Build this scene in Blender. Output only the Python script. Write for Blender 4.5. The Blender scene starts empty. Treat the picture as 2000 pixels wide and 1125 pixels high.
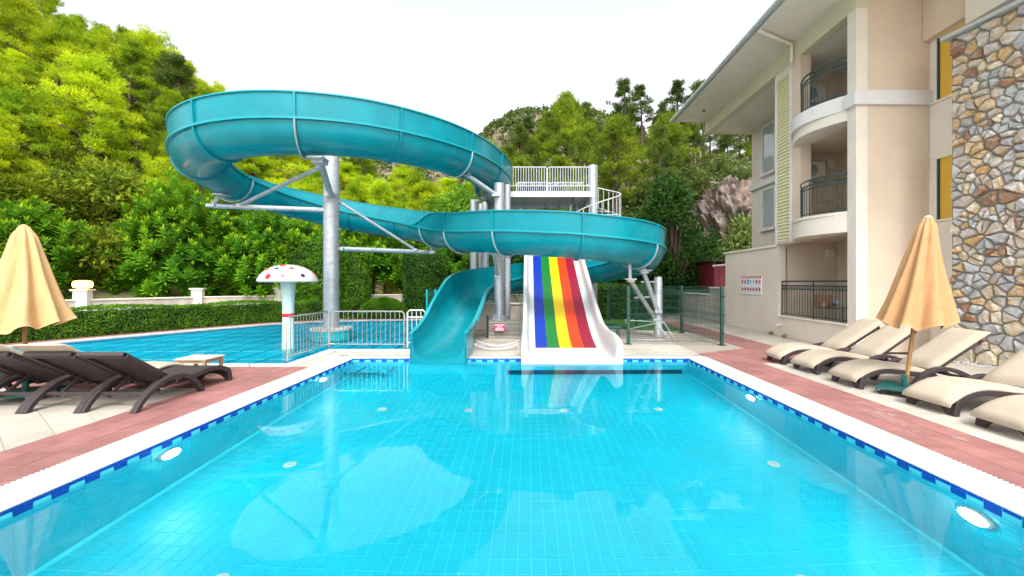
import bpy, bmesh, math, random
import numpy as np
from mathutils import Vector, Matrix, noise as mnoise
from mathutils.geometry import tessellate_polygon
random.seed(7); rng = np.random.default_rng(7)
scene = bpy.context.scene
COL = scene.collection
R = math.radians

# ---------------------------------------------------------------- camera
F, HC, CX, CY = 800.0, 1.7, 1031.0, 552.0          # focal length in photo pixels, eye height, vanishing point
cam_d = bpy.data.cameras.new('camera'); cam = bpy.data.objects.new('camera', cam_d); COL.objects.link(cam)
cam.location = (0, 0, HC); cam.rotation_euler = (R(90), 0, 0)
cam_d.sensor_width = 36; cam_d.lens = 36 * F / 2000
cam_d.shift_x = -(CX - 1000) / 2000; cam_d.shift_y = (CY - 562.5) / 2000
cam_d.clip_start = .05; cam_d.clip_end = 3000
scene.camera = cam

# ---------------------------------------------------------------- sky, sun, exposure
SUN_EL, SUN_AZ = 52, 172          # azimuth the light comes from, clockwise from +y
world = bpy.data.worlds.new('World'); scene.world = world; world.use_nodes = True
wn = world.node_tree; wn.nodes.clear()
sky = wn.nodes.new('ShaderNodeTexSky'); sky.sky_type = 'NISHITA'; sky.sun_disc = False
sky.sun_elevation = R(SUN_EL); sky.sun_rotation = R(SUN_AZ); sky.air_density = 1.0; sky.dust_density = 4.0; sky.ozone_density = 1.0
hs = wn.nodes.new('ShaderNodeHueSaturation'); hs.inputs['Saturation'].default_value = .12; hs.inputs['Value'].default_value = 1.0
bg = wn.nodes.new('ShaderNodeBackground'); bg.inputs['Strength'].default_value = .15
wo = wn.nodes.new('ShaderNodeOutputWorld')
wn.links.new(sky.outputs[0], hs.inputs['Color']); wn.links.new(hs.outputs[0], bg.inputs['Color']); wn.links.new(bg.outputs[0], wo.inputs['Surface'])
sd = bpy.data.lights.new('sun', 'SUN'); sd.energy = .7; sd.angle = R(14); sd.color = (1, .95, .86)
sun = bpy.data.objects.new('sun', sd); COL.objects.link(sun)
az, el = R(SUN_AZ), R(SUN_EL)
to_sun = Vector((math.sin(az) * math.cos(el), math.cos(az) * math.cos(el), math.sin(el)))
sun.rotation_euler = to_sun.to_track_quat('Z', 'Y').to_euler(); sun.location = to_sun * 60
vs = scene.view_settings; vs.view_transform = 'Standard'; vs.look = 'None'; vs.exposure = 1.43; vs.gamma = 1; vs.use_curve_mapping = False
scene.render.engine = 'CYCLES'
cy = scene.cycles; cy.use_denoising = True; cy.max_bounces = 10; cy.diffuse_bounces = 4; cy.transmission_bounces = 8
cy.transparent_max_bounces = 16; cy.sample_clamp_indirect = 8

# ---------------------------------------------------------------- helpers
def P(px, py, d):                       # photo pixel at a known distance -> point
    return Vector(((px - CX) * d / F, d, HC - (py - CY) * d / F))
def sstep(a, b, x): t = min(1, max(0, (x - a) / (b - a))); return t * t * (3 - 2 * t)
ORG = {}
class MB:
    def __init__(s): s.v = []; s.f = []; s.mi = []
    def quad(s, *p, m=0):
        n = len(s.v); s.v += [tuple(q) for q in p]; s.f.append(tuple(range(n, n + len(p)))); s.mi.append(m)
    def box(s, x0, x1, y0, y1, z0, z1, m=0):
        n = len(s.v)
        s.v += [(x, y, z) for z in (z0, z1) for x, y in ((x0, y0), (x1, y0), (x1, y1), (x0, y1))]
        for q in ((3, 2, 1, 0), (4, 5, 6, 7), (0, 1, 5, 4), (1, 2, 6, 5), (2, 3, 7, 6), (3, 0, 4, 7)):
            s.f.append(tuple(n + i for i in q)); s.mi.append(m)
    def obox(s, c, sx, sy, sz, rz=0, rx=0, m=0):
        M = Matrix.Translation(Vector(c)) @ Matrix.Rotation(rz, 4, 'Z') @ Matrix.Rotation(rx, 4, 'X')
        n = len(s.v); s.box(-sx / 2, sx / 2, -sy / 2, sy / 2, -sz / 2, sz / 2, m)
        for i in range(n, len(s.v)): s.v[i] = tuple(M @ Vector(s.v[i]))
    def prism(s, poly, z0, z1, m=0):
        n = len(s.v); k = len(poly)
        s.v += [(p[0], p[1], z0) for p in poly] + [(p[0], p[1], z1) for p in poly]
        s.f.append(tuple(n + i for i in reversed(range(k)))); s.f.append(tuple(n + k + i for i in range(k))); s.mi += [m, m]
        for i in range(k):
            j = (i + 1) % k; s.f.append((n + i, n + j, n + k + j, n + k + i)); s.mi.append(m)
    def tube(s, pts, r, n=8, caps=True, m=0, closed=False):
        pts = [Vector(p) for p in pts]; k = len(pts); rs = r if isinstance(r, (list, tuple)) else [r] * k
        b = len(s.v); up = None
        for i in range(k):
            if closed: t = pts[(i + 1) % k] - pts[i - 1]
            else: t = pts[min(i + 1, k - 1)] - pts[max(i - 1, 0)]
            t.normalize()
            if up is None: up = Vector((0, 0, 1)) if abs(t.z) < .9 else Vector((1, 0, 0))
            a = t.cross(up).normalized(); c = a.cross(t).normalized(); up = c
            for j in range(n):
                th = 2 * math.pi * (j + .5) / n; q = pts[i] + (a * math.cos(th) + c * math.sin(th)) * rs[i]
                s.v.append(tuple(q))
        for i in range(k if closed else k - 1):
            i2 = (i + 1) % k
            for j in range(n):
                j2 = (j + 1) % n; s.f.append((b + i * n + j, b + i * n + j2, b + i2 * n + j2, b + i2 * n + j)); s.mi.append(m)
        if caps and not closed:
            s.f.append(tuple(b + j for j in reversed(range(n)))); s.f.append(tuple(b + (k - 1) * n + j for j in range(n))); s.mi += [m, m]
    def bar(s, a, b, w=.02, h=None): s.tube([a, b], w / 2 * 1.3, 4)
    def lathe(s, prof, c=(0, 0, 0), n=24, m=0):
        b = len(s.v); k = len(prof)
        for r, z in prof:
            for j in range(n):
                th = 2 * math.pi * j / n; s.v.append((c[0] + r * math.cos(th), c[1] + r * math.sin(th), c[2] + z))
        for i in range(k - 1):
            for j in range(n):
                j2 = (j + 1) % n; s.f.append((b + i * n + j, b + i * n + j2, b + (i + 1) * n + j2, b + (i + 1) * n + j)); s.mi.append(m)
        s.f.append(tuple(b + j for j in reversed(range(n)))); s.f.append(tuple(b + (k - 1) * n + j for j in range(n))); s.mi += [m, m]
    def build(s, name, mat, parent=None, smooth=False, bevel=0, fix=False):
        o0 = ORG.get(parent.name, Vector()) if parent else Vector()
        me = bpy.data.meshes.new(name)
        me.from_pydata([(x - o0.x, y - o0.y, z - o0.z) for x, y, z in s.v], [], s.f)
        for m in (mat if isinstance(mat, (list, tuple)) else [mat]): me.materials.append(m)
        if isinstance(mat, (list, tuple)): me.polygons.foreach_set('material_index', s.mi)
        if fix:
            bm = bmesh.new(); bm.from_mesh(me); bmesh.ops.remove_doubles(bm, verts=bm.verts, dist=1e-5)
            bmesh.ops.recalc_face_normals(bm, faces=bm.faces); bm.to_mesh(me); bm.free()
        if smooth:
            me.polygons.foreach_set('use_smooth', [True] * len(me.polygons))
            if smooth != 'all': me.set_sharp_from_angle(angle=R(40))
        me.update()
        o = bpy.data.objects.new(name, me); COL.objects.link(o)
        if parent: o.parent = parent; ORG[o.name] = o0
        if bevel:
            b = o.modifiers.new('bevel', 'BEVEL'); b.width = bevel; b.segments = 2; b.limit_method = 'ANGLE'
        return o
def tag(o, label=None, cat=None, group=None, kind=None):
    if label: o['label'] = label
    if cat: o['category'] = cat
    if group: o['group'] = group
    if kind: o['kind'] = kind
    return o
def thing(name, label, cat, loc=(0, 0, 0), group=None, rz=0):
    o = bpy.data.objects.new(name, None); COL.objects.link(o); o.location = loc; o.rotation_euler.z = rz
    o.empty_display_size = .2; ORG[o.name] = Vector(loc) if rz == 0 else Vector()
    return tag(o, label, cat, group)
def local(o): ORG[o.name] = Vector(); return o       # parts of o are given in its own coordinates
def copy_tree(o, parent=None):
    c = o.copy(); COL.objects.link(c); c.parent = parent; ORG[c.name] = Vector()
    for ch in o.children: copy_tree(ch, c)
    return c
def dup_mesh(name, me, loc, parent=None, rz=0, s=None):
    o = bpy.data.objects.new(name, me); COL.objects.link(o)
    if parent: o.parent = parent; loc = Vector(loc) - ORG.get(parent.name, Vector())
    o.location = loc; o.rotation_euler.z = rz
    if s: o.scale = s
    return o
def struct(o): o['kind'] = 'structure'; return o

# ---------------------------------------------------------------- materials
def nodes(name):
    m = bpy.data.materials.new(name); m.use_nodes = True; nt = m.node_tree
    return m, nt, nt.nodes['Principled BSDF']
def mat(name, c, rough=.6, var=.12, scale=6, bump=0, bscale=40, metal=0, spec=.5, rand=0, c2=None, stretch=None, coat=0, stain=0, sstr=(2.2, 2.2, .22)):
    m, nt, b = nodes(name); N = nt.nodes.new; L = nt.links.new
    b.inputs['Roughness'].default_value = rough; b.inputs['Metallic'].default_value = metal; b.inputs['Specular IOR Level'].default_value = spec
    if coat: b.inputs['Coat Weight'].default_value = coat; b.inputs['Coat Roughness'].default_value = .08
    tc = N('ShaderNodeNewGeometry'); src = tc.outputs['Position']; pos = src
    if stretch:
        mp = N('ShaderNodeMapping'); mp.inputs['Scale'].default_value = stretch; L(src, mp.inputs[0]); src = mp.outputs[0]
    nz = N('ShaderNodeTexNoise'); nz.inputs['Scale'].default_value = scale; nz.inputs['Detail'].default_value = 5; nz.inputs['Roughness'].default_value = .6
    L(src, nz.inputs['Vector'])
    rp = N('ShaderNodeValToRGB'); rp.color_ramp.elements[0].position = .3; rp.color_ramp.elements[1].position = .7
    lo = tuple(max(0, x * (1 - var)) for x in c); hi = tuple(min(1, x * (1 + var)) for x in (c2 or c))
    rp.color_ramp.elements[0].color = (*lo, 1); rp.color_ramp.elements[1].color = (*hi, 1); L(nz.outputs[0], rp.inputs[0]); out = rp.outputs[0]
    if stain:                                           # large soft weathering marks
        mp2 = N('ShaderNodeMapping'); mp2.inputs['Scale'].default_value = sstr; L(pos, mp2.inputs[0])
        n3 = N('ShaderNodeTexNoise'); n3.inputs['Scale'].default_value = 1; n3.inputs['Detail'].default_value = 6; n3.inputs['Roughness'].default_value = .65; L(mp2.outputs[0], n3.inputs['Vector'])
        m3 = N('ShaderNodeMapRange'); m3.inputs[1].default_value = .42; m3.inputs[2].default_value = .62; m3.inputs[3].default_value = 1; m3.inputs[4].default_value = 1 - stain; L(n3.outputs[0], m3.inputs[0])
        h3 = N('ShaderNodeHueSaturation'); L(m3.outputs[0], h3.inputs['Value']); L(out, h3.inputs['Color']); out = h3.outputs[0]
    if rand:
        oi = N('ShaderNodeObjectInfo'); h = N('ShaderNodeHueSaturation'); mr = N('ShaderNodeMapRange')
        mr.inputs[3].default_value = 1 - rand; mr.inputs[4].default_value = 1 + rand
        L(oi.outputs['Random'], mr.inputs[0]); L(mr.outputs[0], h.inputs['Value']); L(out, h.inputs['Color']); out = h.outputs[0]
    L(out, b.inputs['Base Color'])
    if bump:
        n2 = N('ShaderNodeTexNoise'); n2.inputs['Scale'].default_value = bscale; n2.inputs['Detail'].default_value = 4; L(src, n2.inputs['Vector'])
        bp = N('ShaderNodeBump'); bp.inputs['Strength'].default_value = bump; bp.inputs['Distance'].default_value = .02
        L(n2.outputs[0], bp.inputs['Height']); L(bp.outputs[0], b.inputs['Normal'])
    return m
def emit(name, c, s):
    m, nt, b = nodes(name); b.inputs['Base Color'].default_value = (*c, 1)
    b.inputs['Emission Color'].default_value = (*c, 1); b.inputs['Emission Strength'].default_value = s; return m
def leafmat(name, c, c2, trans=.35, scale=.6, rand=.15, rough=.5):
    m, nt, b = nodes(name); N = nt.nodes.new; L = nt.links.new
    tc = N('ShaderNodeNewGeometry'); nz = N('ShaderNodeTexNoise'); nz.inputs['Scale'].default_value = scale; nz.inputs['Detail'].default_value = 3
    L(tc.outputs['Position'], nz.inputs['Vector'])
    rp = N('ShaderNodeValToRGB'); rp.color_ramp.elements[0].position = .35; rp.color_ramp.elements[1].position = .65
    rp.color_ramp.elements[0].color = (*c, 1); rp.color_ramp.elements[1].color = (*c2, 1); L(nz.outputs[0], rp.inputs[0])
    oi = N('ShaderNodeObjectInfo'); h = N('ShaderNodeHueSaturation'); mr = N('ShaderNodeMapRange')
    mr.inputs[3].default_value = 1 - rand; mr.inputs[4].default_value = 1 + rand
    L(oi.outputs['Random'], mr.inputs[0]); L(mr.outputs[0], h.inputs['Value']); L(rp.outputs[0], h.inputs['Color'])
    L(h.outputs[0], b.inputs['Base Color']); b.inputs['Roughness'].default_value = rough; b.inputs['Specular IOR Level'].default_value = .12
    tr = N('ShaderNodeBsdfTranslucent'); L(h.outputs[0], tr.inputs['Color']); mx = N('ShaderNodeMixShader'); mx.inputs[0].default_value = trans
    L(b.outputs[0], mx.inputs[1]); L(tr.outputs[0], mx.inputs[2]); L(mx.outputs[0], nt.nodes['Material Output'].inputs['Surface'])
    return m
def watermat(name, tint, bump, sc, gloss):
    m, nt, b = nodes(name); N = nt.nodes.new; L = nt.links.new
    b.inputs['Base Color'].default_value = (*tint, 1); b.inputs['Transmission Weight'].default_value = 1; b.inputs['IOR'].default_value = 1.33
    b.inputs['Roughness'].default_value = 0
    tc = N('ShaderNodeTexCoord'); nz = N('ShaderNodeTexNoise'); nz.inputs['Scale'].default_value = sc; nz.inputs['Detail'].default_value = 2
    L(tc.outputs['Object'], nz.inputs['Vector']); bp = N('ShaderNodeBump'); bp.inputs['Strength'].default_value = bump; bp.inputs['Distance'].default_value = .05
    L(nz.outputs[0], bp.inputs['Height']); L(bp.outputs[0], b.inputs['Normal'])
    rf = N('ShaderNodeBsdfRefraction'); rf.inputs['IOR'].default_value = 1.33; rf.inputs['Roughness'].default_value = 0; rf.inputs['Color'].default_value = (*tint, 1); L(bp.outputs[0], rf.inputs['Normal'])
    mx = N('ShaderNodeMixShader'); mx.inputs[0].default_value = gloss; L(rf.outputs[0], mx.inputs[1]); L(b.outputs[0], mx.inputs[2]); L(mx.outputs[0], nt.nodes['Material Output'].inputs['Surface']); return m
M = {}
M['teal'] = mat('teal_gelcoat', (.001, .235, .29), .24, .08, 1.2, spec=.34, stain=.16, sstr=(1.5, 1.5, 1.1))
M['teal_in'] = mat('teal_rim', (.002, .27, .32), .28, .06, 2, spec=.35)
M['galv'] = mat('galvanised_steel', (.47, .50, .54), .42, .12, 9, metal=.5, bump=.05, stain=.16, sstr=(4, 4, .8))
M['white_paint'] = mat('white_paint', (.52, .54, .56), .4, .05, 4)
M['steel'] = mat('stainless_steel', (.62, .62, .60), .25, .08, 10, metal=.9)
M['white_gel'] = mat('white_gelcoat', (.54, .56, .57), .25, .03, 2, spec=.3)
for n, c in dict(blue=(.004, .04, .42), green=(.008, .20, .03), yellow=(.85, .62, .004), orange=(.72, .055, .006), crimson=(.30, .004, .03)).items():
    M['lane_' + n] = mat('lane_' + n, tuple(.72 * q for q in c), .32, .05, 3, spec=.22)
M['red_tile'] = mat('red_clay_tile', (.315, .138, .126), .62, .14, 5, bump=.1, rand=.09, stain=.22, sstr=(.9, .9, .9))
M['beige_tile'] = mat('beige_stone_tile', (.50, .455, .39), .6, .08, 4, bump=.08, rand=.08, stain=.2, sstr=(.8, .8, .8))
M['grout'] = mat('deck_grout', (.33, .28, .24), .9, .15, 8)
M['beige_far'] = mat('beige_paving', (.46, .41, .34), .7, .14, 2.5, bump=.05)
M['coping'] = mat('white_coping_stone', (.58, .57, .55), .55, .06, 7, bump=.06, rand=.05, stain=.16, sstr=(1.1, 1.1, 1.1))
M['grate'] = mat('white_plastic_grate', (.52, .52, .51), .45, .04, 8)
M['drain'] = mat('dark_drain', (.13, .12, .11), .8, .2, 6)  # darkness of the gaps under the grating is put into this colour
M['dark'] = mat('dark_recess', (.02, .02, .02), .9)
M['pool_grout'] = mat('pool_grout', (.05, .66, .77), .6, .06, 3)
M['pool_tile'] = mat('pool_tile', (.003, .45, .585), .4, .06, 1.5, rand=.03)
M['pool_wall'] = mat('pool_wall_tile', (.02, .60, .74), .25, .06, 1.5)
M['pool_pale'] = mat('pale_pool_tile', (.10, .62, .72), .25, .06, 1.5)
M['pool_navy'] = mat('navy_pool_tile', (.006, .05, .40), .25, .1, 3, rand=.12)
M['pool_dark'] = mat('dark_navy_panel', (.004, .03, .09), .3, .1, 3)
M['water'] = watermat('pool_water', (.66, .98, 1), .045, 1.3, .68); M['kid_water'] = watermat('left_pool_water', (.62, .96, 1), .05, 1.2, .22)
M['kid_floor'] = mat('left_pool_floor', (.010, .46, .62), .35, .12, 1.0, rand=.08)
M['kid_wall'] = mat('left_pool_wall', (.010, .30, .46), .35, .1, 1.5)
M['kid_line'] = mat('left_pool_line', (.45, .78, .84), .4, .05, 2)
M['kid_navy'] = mat('left_pool_navy_strip', (.004, .04, .20), .35, .1, 2)
M['turq_tile'] = mat('turquoise_tile', (.02, .42, .44), .25, .1, 3, rand=.1)
M['wicker'] = mat('brown_wicker', (.040, .026, .028), .5, .25, 30, bump=.5, bscale=90)
M['cushion'] = mat('cream_cushion_fabric', (.44, .37, .285), .9, .05, 4, bump=.12, bscale=120, rand=.03)
M['canvas'] = mat('ochre_canvas', (.46, .25, .11), .85, .08, 5, bump=.35, bscale=30)
M['canvas_l'] = mat('cream_canvas', (.60, .37, .165), .85, .07, 5, bump=.35, bscale=30)
M['wood'] = mat('varnished_wood', (.34, .17, .06), .5, .25, 8, stretch=(8, 8, .7), bump=.1)
M['wood_lt'] = mat('weathered_wood', (.40, .27, .15), .7, .2, 8, stretch=(1, 8, 8), bump=.1)
M['wood_top'] = mat('pale_wood_top', (.55, .47, .38), .7, .12, 8, stretch=(1, 8, 8), bump=.1)
M['scuff'] = mat('worn_grey_paint', (.31, .19, .185), .8, .25, 14)
M['green_metal'] = mat('green_painted_metal', (.012, .10, .09), .4, .15, 6)
M['fence_green'] = mat('fence_green', (.008, .06, .045), .45, .15, 6)
M['rubber'] = mat('black_rubber', (.02, .02, .022), .7)
M['plaster'] = mat('cream_plaster', (.72, .635, .545), .85, .04, .8, bump=.08, bscale=60, stain=.06, sstr=(1.2, 1.2, .5))
M['plaster_lt'] = mat('pale_plaster', (.76, .70, .61), .85, .04, 1.5, bump=.06, bscale=60, stain=.05, sstr=(1.2, 1.2, .5))
M['plaster_in'] = mat('shaded_plaster', (.66, .54, .42), .85, .05, 1.5, bump=.06, bscale=60, stain=.05, sstr=(1.2, 1.2, .5))  # shading of camera-facing and recessed walls put into a darker tan
M['plaster_green'] = mat('olive_cream_plaster', (.62, .58, .42), .85, .05, 1.2, bump=.06, bscale=60)
M['white_wall'] = mat('white_plaster', (.70, .69, .68), .7, .03, 2, stain=.07, sstr=(1.2, 1.2, .5))
M['siding'] = mat('yellow_siding', (.64, .60, .37), .55, .05, 3, rand=.03)
M['rail'] = mat('dark_green_iron', (.012, .055, .06), .4, .2, 8)
M['glass'] = mat('window_glass', (.40, .45, .47), .05, .1, 1, spec=.8)  # sky reflection in the panes is put into the pale colour
M['window_lit'] = emit('lit_window_glass', (.42, .25, .03), .17)
M['mortar'] = mat('grey_mortar', (.20, .195, .165), .9, .2, 8, bump=.3)
def stonemat(name, a, b, c):
    m = mat(name, a, .8, .25, 3.5, bump=1.0, bscale=13, rand=.22); nt = m.node_tree; N = nt.nodes.new; L = nt.links.new; bs = nt.nodes['Principled BSDF']
    src = bs.inputs['Base Color'].links[0].from_socket; tc = N('ShaderNodeNewGeometry'); col = src
    for cc, sc, lo, hi in ((b, 5.0, .48, .60), (c, 9.0, .55, .66)):
        nz = N('ShaderNodeTexNoise'); nz.inputs['Scale'].default_value = sc; nz.inputs['Detail'].default_value = 6; nz.inputs['Roughness'].default_value = .7; nz.inputs['Distortion'].default_value = .6
        mp = N('ShaderNodeMapping'); mp.inputs['Location'].default_value = (sc, 3, 1); mp.inputs['Scale'].default_value = (1, 1, 1.6); L(tc.outputs['Position'], mp.inputs[0]); L(mp.outputs[0], nz.inputs['Vector'])
        mr = N('ShaderNodeMapRange'); mr.inputs[1].default_value = lo; mr.inputs[2].default_value = hi; L(nz.outputs[0], mr.inputs[0])
        mx = N('ShaderNodeMix'); mx.data_type = 'RGBA'; L(mr.outputs[0], mx.inputs[0]); L(col, mx.inputs[6]); mx.inputs[7].default_value = (*cc, 1); col = mx.outputs[2]
    L(col, bs.inputs['Base Color']); return m
GR, OC, RU, CRM, DK = (.44, .44, .45), (.53, .33, .14), (.32, .16, .08), (.60, .53, .41), (.20, .19, .18)
STONES = [stonemat('stone_grey', GR, (.47, .46, .45), DK), stonemat('stone_ochre', OC, CRM, RU), stonemat('stone_rust', (.33, .16, .08), (.42, .33, .26), DK), stonemat('stone_cream', CRM, (.52, .34, .15), (.40, .39, .38)), stonemat('stone_pale', (.52, .48, .44), (.50, .35, .22), (.28, .26, .24))]
M['gutter'] = mat('grey_gutter', (.42, .46, .47), .5, .08, 4)
M['ac'] = mat('white_ac_casing', (.66, .65, .60), .5, .05, 4)
M['lamp_glass'] = mat('frosted_lamp', (.72, .66, .50), .5, .04, 4)
M['garden_lamp'] = emit('lit_garden_lamp', (1, .42, .07), 4)
M['pool_lamp'] = emit('lit_pool_lamp', (.75, 1, 1), 45)
M['wall_low'] = mat('cream_garden_wall', (.50, .445, .385), .85, .1, 2.2, bump=.1, stain=.2)
M['concrete'] = mat('stained_concrete', (.45, .41, .35), .85, .18, 2.5, bump=.15)
M['sign_pink'] = mat('magenta_sign', (.48, .02, .12), .5, .03, 4)
M['sign_white'] = mat('white_sign', (.80, .80, .83), .5, .02, 4)
M['sign_red'] = mat('red_print', (.50, .03, .05), .5, .03, 4)
M['sign_blue'] = mat('blue_print', (.02, .16, .40), .5, .03, 4)
M['sign_teal'] = mat('teal_print', (.02, .26, .32), .5, .03, 4)
M['sign_dark'] = mat('dark_print', (.10, .07, .16), .5, .1, 8)
M['shingle'] = mat('dark_red_shingle', (.17, .012, .022), .6, .2, 6, rand=.2)
M['timber'] = mat('dark_timber', (.09, .035, .02), .7, .2, 6)
M['towel'] = mat('blue_white_towel', (.55, .57, .74), .95, .1, 6)
M['rattan'] = mat('tan_rattan', (.34, .19, .09), .6, .2, 40, bump=.4, bscale=80)
M['alu'] = mat('aluminium', (.6, .6, .6), .3, .05, 5, metal=.9)
M['dot_red'] = mat('red_dot', (.60, .015, .012), .35, .03, 4)
M['dot_navy'] = mat('navy_dot', (.02, .04, .10), .35, .03, 4)
M['mush_stem'] = mat('pale_aqua_gelcoat', (.52, .74, .72), .3, .04, 2)
M['bark'] = mat('bark', (.10, .065, .045), .9, .35, 5, bump=.5, bscale=14, stretch=(3, 3, .6))
M['soil'] = mat('hill_soil', (.06, .075, .02), .95, .4, .35, bump=.4, bscale=2, c2=(.15, .13, .05))
M['far_hill'] = mat('far_hill_ground', (.075, .085, .04), .95, .35, .06, c2=(.20, .145, .105))
M['rock'] = mat('rock_face', (.06, .06, .065), .95, .5, .7, bump=1, bscale=5, c2=(.20, .15, .12))
M['lawn'] = mat('lawn', (.03, .12, .015), .9, .3, 6, bump=.4, bscale=60)
M['pine'] = leafmat('pine_needles', (.24, .36, .010), (.54, .63, .015), .44, .45, .28)
M['pine_mid'] = leafmat('pine_needles_mid', (.16, .27, .012), (.38, .50, .015), .4, .45, .3)
M['pine_r'] = leafmat('pine_needles_right', (.09, .16, .012), (.28, .36, .02), .36, .45, .22)
M['pine_dk'] = leafmat('pine_needles_dark', (.05, .09, .016), (.12, .17, .02), .3, .5, .2)
M['rosette'] = leafmat('long_leaf', (.06, .20, .012), (.15, .34, .015), .3, .5, .1, .35)
M['rosette_tip'] = leafmat('young_long_leaf', (.26, .46, .015), (.44, .56, .02), .3, .8, .1, .35)
M['hedge'] = leafmat('hedge_leaf', (.06, .17, .012), (.15, .33, .018), .25, 2.0, .1)
M['hedge_dk'] = leafmat('dark_hedge_leaf', (.025, .085, .010), (.065, .18, .016), .2, 1.5, .1)
M['hedge_core'] = mat('hedge_twigs', (.012, .022, .008), .95, .3, 6)
M['bush'] = leafmat('bush_leaf', (.08, .13, .03), (.19, .25, .06), .3, .9, .25)
M['understorey'] = leafmat('understorey_leaf', (.09, .14, .012), (.25, .31, .02), .3, .9, .25)
M['bright_leaf'] = leafmat('bright_leaf', (.07, .20, .015), (.16, .32, .02), .35, .8, .12)
M['dark_leaf'] = leafmat('dark_leaf', (.018, .06, .012), (.05, .125, .018), .2, .8, .1)

# ================================================================ GROUND, POOLS, PAVING
PX0, PX1, PY0, PY1 = -3.91, 3.60, .7, 9.19       # main pool
DEP = -1.28; WL = -.064
KID = [(-15.6, 8.6), (-5.05, 8.6), (-5.05, 10.45), (-2.95, 10.45), (-2.95, 18.9), (-4.7, 18.9), (-7.2, 18.5), (-9.2, 17.9), (-10.5, 16.8), (-11.4, 15.4), (-12.7, 13.1), (-13.9, 10.8)]
def offset(poly, d):                              # outward for a counter-clockwise polygon
    n = len(poly); out = []
    for i in range(n):
        a, b, c = (Vector(poly[i - 1]), Vector(poly[i]), Vector(poly[(i + 1) % n]))
        n1 = Vector(((b - a).y, -(b - a).x)).normalized(); n2 = Vector(((c - b).y, -(c - b).x)).normalized()
        k = 1 + n1.dot(n2); out.append(tuple(b + (n1 + n2) * (d / max(k, .3))))
    return out
MAIN = [(PX0, PY0), (PX1, PY0), (PX1, PY1), (PX0, PY1)]
def sheet(name, outer, holes, z, m):
    loops = [[Vector((x, y, z)) for x, y in outer]] + [[Vector((x, y, z)) for x, y in h] for h in holes]
    tris = tessellate_polygon(loops); pts = [p for l in loops for p in l]
    mb = MB(); mb.v = [tuple(p) for p in pts]
    for t in tris:
        a, b, c = (pts[i] for i in t)
        mb.f.append(tuple(t) if (b - a).cross(c - a).z > 0 else tuple(reversed(t)))
    mb.mi = [0] * len(mb.f)
    return mb.build(name, m)
ground = struct(sheet('ground', [(-300, -120), (300, -120), (300, 300), (-300, 300)], [offset(MAIN, .1), offset(KID, .1)], -.05, M['beige_far']))

def clip(poly, a, b, c):                           # keep a*x + b*y <= c
    out = []
    for i in range(len(poly)):
        p, q = poly[i], poly[(i + 1) % len(poly)]; dp, dq = a * p[0] + b * p[1] - c, a * q[0] + b * q[1] - c
        if dp <= 0: out.append(p)
        if dp * dq < 0:
            t = dp / (dp - dq); out.append((p[0] + (q[0] - p[0]) * t, p[1] + (q[1] - p[1]) * t))
    return out
def area(p): return abs(sum(p[i][0] * p[(i + 1) % len(p)][1] - p[(i + 1) % len(p)][0] * p[i][1] for i in range(len(p)))) / 2
TILE_MESH = {}
def tiles(parent, region, tw, th, ang, m, gap=.006, name='tile', z=0, stagger=0, ox=0, oy=0):
    """tiles laid over a convex region, each an object; whole tiles share one mesh"""
    ca, sa = math.cos(ang), math.sin(ang); loc = [(x * ca + y * sa, -x * sa + y * ca) for x, y in region]
    u0, u1 = min(p[0] for p in loc), max(p[0] for p in loc); v0, v1 = min(p[1] for p in loc), max(p[1] for p in loc)
    key = (tw, th, ang, m.name)
    j = 0; v = math.floor((v0 - oy) / th) * th + oy
    while v < v1:
        u = math.floor((u0 - ox) / tw) * tw - tw + ox + (stagger * tw if j % 2 else 0)
        while u < u1:
            q = [(u + gap / 2, v + gap / 2), (u + tw - gap / 2, v + gap / 2), (u + tw - gap / 2, v + th - gap / 2), (u + gap / 2, v + th - gap / 2)]
            for i in range(len(loc)):
                p1, p2 = loc[i], loc[(i + 1) % len(loc)]; a, b = p2[1] - p1[1], -(p2[0] - p1[0])
                q = clip(q, a, b, a * p1[0] + b * p1[1]) if q else q
            if len(q) >= 3 and area(q) > .0025:
                full = abs(area(q) - (tw - gap) * (th - gap)) < 1e-5
                cu, cv = u + tw / 2, v + th / 2; C = Vector((cu * ca - cv * sa, cu * sa + cv * ca, z + random.uniform(-.0012, .0012)))
                if full and key in TILE_MESH: me = TILE_MESH[key]
                else:
                    mb = MB(); w = [((x - cu) * ca - (y - cv) * sa, (x - cu) * sa + (y - cv) * ca) for x, y in q]
                    mb.prism(w, -.03, 0); me = bpy.data.meshes.new(name); me.from_pydata(mb.v, [], mb.f); me.materials.append(m)
                    if full: TILE_MESH[key] = me
                dup_mesh(name, me, C, parent)
            u += tw
        v += th; j += 1
def slab(name, region, z, m): 
    mb = MB(); mb.prism(region, -.045, z); return struct(mb.build(name, m))
OUT = .49                                          # coping plus grating
xl, xr, yb = PX0 - OUT, PX1 + OUT, PY1 + .42
rd = slab('red_paving_right', [(xr, .2), (4.94, .2), (4.94, 8.66), (6.6, 8.66), (6.6, 24), (5.65, 24), (5.66, 10.62), (xr, 9.85)], -.008, M['grout'])
tiles(rd, [(xr, .2), (4.94, .2), (4.94, 8.66), (xr, 8.66)], .283, .283, 0, M['red_tile'], ox=xr)
tiles(rd, [(xr, 8.66), (6.6, 8.66), (6.6, 10.9), (5.67, 10.62), (xr, 9.85)], .283, .283, 0, M['red_tile'], ox=xr, oy=.17)
tiles(rd, [(5.66, 10.62), (6.6, 10.9), (6.6, 17.5), (5.66, 17.5)], .31, .31, 0, M['red_tile'], ox=5.66)
bd = slab('beige_paving_right', [(4.945, .2), (9.6, .2), (9.6, 8.655), (4.945, 8.655)], -.008, M['grout'])
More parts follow.
